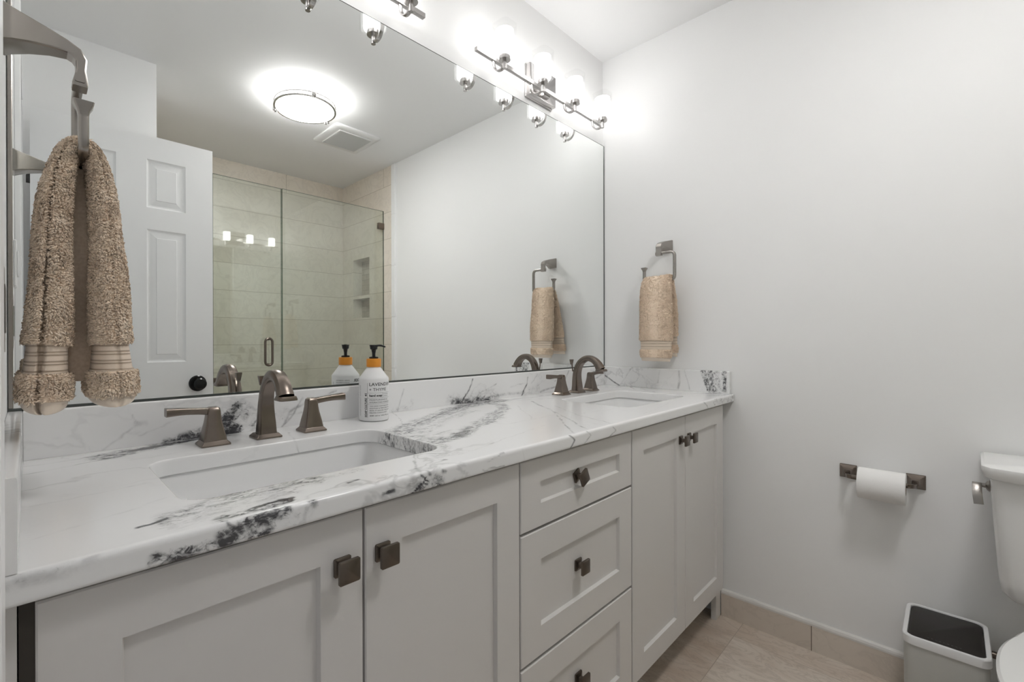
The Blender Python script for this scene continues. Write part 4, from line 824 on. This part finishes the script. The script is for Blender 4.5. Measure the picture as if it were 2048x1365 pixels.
# ================================================================ SHOWER
t = thing('shower_door', 'hinged clear glass shower door with oval pull handle, seen in the mirror', 'shower door', (1.012, -0.743, 0.11))
SY = -0.743; off = Vector((1.012, SY, 0.11))
def sh(bm, o=off):
    for v in bm.verts: v.co -= o
    return bm
def pane(name, x0, x1, z0, z1, o, parent):
    g = obj(name, sh(B(x0 + 0.0015, x1 - 0.0015, SY - 0.0049, SY + 0.0049, z0 + 0.001, z1 - 0.001), o), M_SHGLASS, parent)
    bm = B(x0, x0 + 0.0014, SY - 0.005, SY + 0.005, z0, z1); box(bm, x1 - 0.0014, x1, SY - 0.005, SY + 0.005, z0, z1); box(bm, x0, x1, SY - 0.005, SY + 0.005, z1 - 0.0009, z1)
    obj('polished_edge', sh(bm, o), M_GEDGE, parent)
pane('glass_pane', 0.806, 1.219, 0.122, 2.106, off, t)
bm = bmesh.new(); r = 0.0078
for s in (1,):
    y = SY + s * 0.034; hx, hw, z0, z1 = 1.124, 0.0225, 0.943, 1.115
    pth = []; k = 10
    for i in range(k + 1): a = PI * i / k; pth.append((hx + hw * math.cos(a), y, z1 - hw + hw * math.sin(a)))
    for i in range(k + 1): a = PI + PI * i / k; pth.append((hx + hw * math.cos(a), y, z0 + hw + hw * math.sin(a)))
    secs = []; n_ = len(pth)
    for i, p in enumerate(pth):
        tt = (Vector(pth[(i + 1) % n_]) - Vector(pth[i - 1])).normalized(); b_ = tt.cross(Vector((0, 1, 0)))
        secs.append([Vector(p) + Vector((0, 1, 0)) * c[0] + b_ * c[1] for c in circ(r, 12)])
    loft(bm, secs + [secs[0]], cap=False)
    for z in (z0 + 0.006, z1 - 0.006): sweep(bm, [(hx, SY + s * 0.0055, z), (hx, y, z)], circ(0.0062, 12), up=(1, 0, 0))
bmesh.ops.remove_doubles(bm, verts=bm.verts[:], dist=1e-6); obj('pull_handle', sh(bm), M_BRONZE, t, True)
for z in (0.856, 0.30): obj('hinge', sh(B(0.792, 0.832, SY - 0.011, SY + 0.011, z - 0.022, z + 0.022, 0.002)), M_BRONZE, t)
o2 = Vector((1.62, SY, 0.11)); t = thing('shower_panel', 'fixed clear glass shower panel clamped to the tiled wall, seen in the mirror', 'shower panel', tuple(o2))
pane('glass_pane', 1.224, TX - 0.001, 0.1105, 2.108, o2, t)
for z in (1.988, 0.36): obj('clamp', sh(B(TX - 0.052, TX - 0.0008, SY - 0.014, SY + 0.014, z - 0.0235, z + 0.0235, 0.002), o2), M_BRONZE, t)
o3 = Vector((0.63, SY, 0.11)); t = thing('shower_panel', 'fixed clear glass shower panel behind the open white door, hidden in the mirror', 'shower panel', tuple(o3))
pane('glass_pane', NX + 0.009, 0.788, 0.1105, 2.108, o3, t)

# ================================================================ SWITCH PLATES
t = thing('switch_plate', 'upper of the two white switch plates on the left wall beside the mirror', 'switch plate', (XL, 0.595, 1.305))
obj('plate', B(0.0003, 0.006, -0.036, 0.036, -0.060, 0.060, 0.002), M_TRIM, t); obj('rocker', B(0.0062, 0.010, -0.016, 0.016, -0.033, 0.033, 0.001), M_TRIM, t)
t = thing('switch_plate', 'lower of the two switch plates on the left wall, behind the big hanging towel', 'switch plate', (XL, 0.885, 1.145))
obj('plate', B(0.0003, 0.004, -0.036, 0.036, -0.060, 0.060, 0.0015), M_PLATE, t); obj('rocker', B(0.0042, 0.0055, -0.016, 0.016, -0.033, 0.033, 0.001), M_PLATE, t)

# ================================================================ TOILET PAPER
t = thing('toilet_paper_holder', 'bronze two-post toilet paper holder on the right wall', 'toilet paper holder', (W, 0.1575, 0.655), PI)
for s in (-1, 1):
    bm = bmesh.new(); secs = []
    for x, w, dy in ((0.0006, 0.045, 0), (0.004, 0.045, 0), (0.007, 0.041, 0), (0.016, 0.022, 0), (0.022, 0.019, 0), (0.028, 0.016, 0)): secs.append([(x, s * 0.0815 + dy + a, b) for a, b in rr(w, w, 0.002, 2)])
    loft(bm, secs)
    sweep(bm, smoothpath([(0.020, s * 0.0815, -0.004), (0.040, s * 0.0795, -0.006), (0.058, s * 0.0740, -0.004), (0.064, s * 0.0640, -0.004)], 4), rr(0.013, 0.011, 0.002, 2), up=(0, 0, 1))
    obj('post', bm, M_BRONZE, t, True)
bm = bmesh.new(); lathe(bm, [(0.0072, -0.066), (0.0072, 0.066)], 0.064, -0.004, 20, axis='y'); obj('roller', bm, M_KNOB, t, True)
t = thing('toilet_paper_roll', 'white toilet paper roll on the bronze wall holder', 'toilet paper', (W - 0.064, 0.151, 0.6385))
bm = bmesh.new(); n = 60; prof = [(0.0205, -0.056), (0.0475, -0.056), (0.0488, -0.0545), (0.0488, 0.0545), (0.0475, 0.056), (0.0205, 0.056)]
lathe(bm, prof + [prof[0]], 0, 0, n, cap=False, axis='y'); bmesh.ops.remove_doubles(bm, verts=bm.verts[:], dist=1e-6); obj('paper', bm, M_PAPER, t, True)
bm = bmesh.new(); lathe(bm, [(0.0204, -0.0555), (0.0204, 0.0555), (0.0190, 0.0555), (0.0190, -0.0555), (0.0204, -0.0555)], 0, 0, 32, cap=False, axis='y'); bmesh.ops.remove_doubles(bm, verts=bm.verts[:], dist=1e-6); obj('cardboard_tube', bm, M_CORE, t, True)

# ================================================================ TOILET
TY = -0.252; t = thing('toilet', 'white two-piece toilet cropped by the photo\'s right edge', 'toilet', (1.70, TY, 0)); TX0 = 1.70
def tz(bm):
    for v in bm.verts: v.co -= Vector((1.70, TY, 0))
    return bm
def bow(x_front, x_back, hw, r, z, bulge, n=28):
    """tank outline: flat back, gently bowed front (towards -x)"""
    pts = []
    for i in range(n + 1):
        s = -1 + 2 * i / n; y = s * (hw - r * 0.4 if abs(s) == 1 else hw * 0.98 if False else hw) if False else s * hw
        edge = max(0, abs(s) - (1 - r / hw)) / (r / hw); e = 1 - math.sqrt(max(0, 1 - edge ** 2))
        pts.append((x_front - bulge * (1 - s * s) + e * r, TY + y * 1.0, z))
    pts += [(x_back, TY + hw - 0.004, z), (x_back, TY - hw + 0.004, z)]
    return pts
bm = bmesh.new(); loft(bm, [bow(1.872, 1.995, 0.148, 0.03, 0.412, 0.02), bow(1.850, 2.005, 0.160, 0.03, 0.432, 0.02), bow(1.842, 2.005, 0.166, 0.03, 0.47, 0.022), bow(1.828, 2.006, 0.176, 0.028, 0.62, 0.024), bow(1.820, 2.006, 0.182, 0.026, 0.738, 0.025)])
obj('tank', tz(bm), M_PORC, t, True)
bm = bmesh.new(); loft(bm, [bow(1.806, 2.009, 0.190, 0.02, 0.7385, 0.026), bow(1.802, 2.010, 0.1935, 0.02, 0.742, 0.026), bow(1.796, 2.0115, 0.1985, 0.02, 0.762, 0.027), bow(1.797, 2.0115, 0.198, 0.02, 0.770, 0.027), bow(1.803, 2.008, 0.192, 0.02, 0.775, 0.027)])
obj('tank_lid', tz(bm), M_PORC, t, True)
bm = bmesh.new(); yl = TY + 0.1805
lathe(bm, [(0.0145, yl), (0.0155, yl + 0.002), (0.012, yl + 0.006), (0.006, yl + 0.009), (0.0055, yl + 0.016), (0.0, yl + 0.016)], 1.868, 0.708, 24, axis='y')
sweep(bm, [(1.868, yl + 0.011, 0.708), (1.868, yl + 0.028, 0.7085)], rr(0.008, 0.010, 0.002, 2), up=(1, 0, 0))
sweep(bm, smoothpath([(1.868, yl + 0.024, 0.712), (1.860, yl + 0.0242, 0.708), (1.845, yl + 0.0240, 0.688), (1.838, yl + 0.0215, 0.662)], 4), rr(0.018, 0.0045, 0.001, 2), up=(0, 1, 0))
tag(obj('flush_lever', tz(bm), M_CHROME, t, True), 'chrome side flush lever')
def egg(cx, a_f, a_b, hw, z, n=112, px=2.2):
    out = []
    for i in range(n):
        a = 2 * PI * i / n; c, s = math.cos(a), math.sin(a); r_ = a_b if c > 0 else a_f; e = 2 / px
        out.append((cx + r_ * math.copysign(abs(c) ** e, c), TY + hw * math.copysign(abs(s) ** e, s), z))
    return out
CXB = 1.46
bm = bmesh.new(); loft(bm, [egg(1.55, 0.19, 0.30, 0.115, 0.0), egg(1.55, 0.19, 0.30, 0.112, 0.02), egg(1.55, 0.185, 0.30, 0.100, 0.10), egg(1.53, 0.20, 0.33, 0.105, 0.20), egg(1.50, 0.215, 0.36, 0.145, 0.30), egg(1.475, 0.222, 0.40, 0.172, 0.36), egg(1.47, 0.225, 0.42, 0.180, 0.382), egg(1.47, 0.218, 0.41, 0.175, 0.388)])
obj('bowl', tz(bm), M_PORC, t, True)
bm = bmesh.new(); loft(bm, [egg(CXB, 0.215, 0.30, 0.180, 0.3885), egg(CXB, 0.219, 0.302, 0.185, 0.392), egg(CXB, 0.219, 0.302, 0.185, 0.400), egg(CXB, 0.214, 0.30, 0.180, 0.404)]); obj('seat', tz(bm), M_PORC, t, True)
bm = bmesh.new(); loft(bm, [egg(CXB, 0.216, 0.300, 0.183, 0.4045), egg(CXB, 0.221, 0.303, 0.188, 0.408), egg(CXB, 0.221, 0.303, 0.188, 0.414), egg(CXB, 0.216, 0.298, 0.183, 0.419), egg(CXB, 0.12, 0.18, 0.10, 0.422)]); obj('seat_lid', tz(bm), M_PORC, t, True)
t2 = thing('water_supply_line', 'dark metal supply pipe behind the bin and the toilet bowl', 'pipe', (1.97, -0.12, 0.214))
bm = bmesh.new(); sweep(bm, [(0, 0.046, 0), (0, -0.045, 0)], circ(0.0098, 16), up=(1, 0, 0)); sweep(bm, [(0, -0.035, 0), (W - 1.97 - 0.0005, -0.035, 0)], circ(0.0095, 16), up=(0, 0, 1)); obj('pipe', bm, M_KNOB, t2, True)

# ================================================================ BIN
KX, KY, KZ = 1.866, 0.0115, 0.290; t = thing('trash_can', 'grey rectangular bin with dark lid beside the toilet', 'trash can', (KX, KY, 0))
bw, bh = 0.232, 0.166
bm = bmesh.new(); stack(bm, 0, 0, [(0.0, bw - 0.014, bh - 0.014, 0.02), (0.004, bw - 0.010, bh - 0.010, 0.022), (0.268, bw - 0.006, bh - 0.006, 0.024)]); obj('body', bm, M_BIN, t, True)
bm = bmesh.new(); secs = [[(a, b, z) for a, b in rr(w, h, r, 6)] for z, w, h, r in ((0.2685, bw - 0.006, bh - 0.006, 0.024), (0.2685, bw, bh, 0.026), (0.288, bw, bh, 0.026), (0.290, bw - 0.003, bh - 0.003, 0.025), (0.290, bw - 0.019, bh - 0.019, 0.018), (0.2885, bw - 0.021, bh - 0.021, 0.017), (0.280, bw - 0.021, bh - 0.021, 0.017))]
loft(bm, secs, cap=False); obj('rim', bm, M_BINRIM, t, True)
bm = bmesh.new(); stack(bm, 0, 0, [(0.280, bw - 0.024, bh - 0.024, 0.016), (0.2868, bw - 0.024, bh - 0.024, 0.016), (0.2878, bw - 0.027, bh - 0.027, 0.015)]); obj('lid', bm, M_LID, t, True)
bm = bmesh.new()
for k in range(9): box(bm, -0.088, -0.0835, 0.030 - k * 0.0075, 0.034 - k * 0.0075, 0.2878, 0.2881)
obj('embossed_mark', bm, M_BLACK, t)
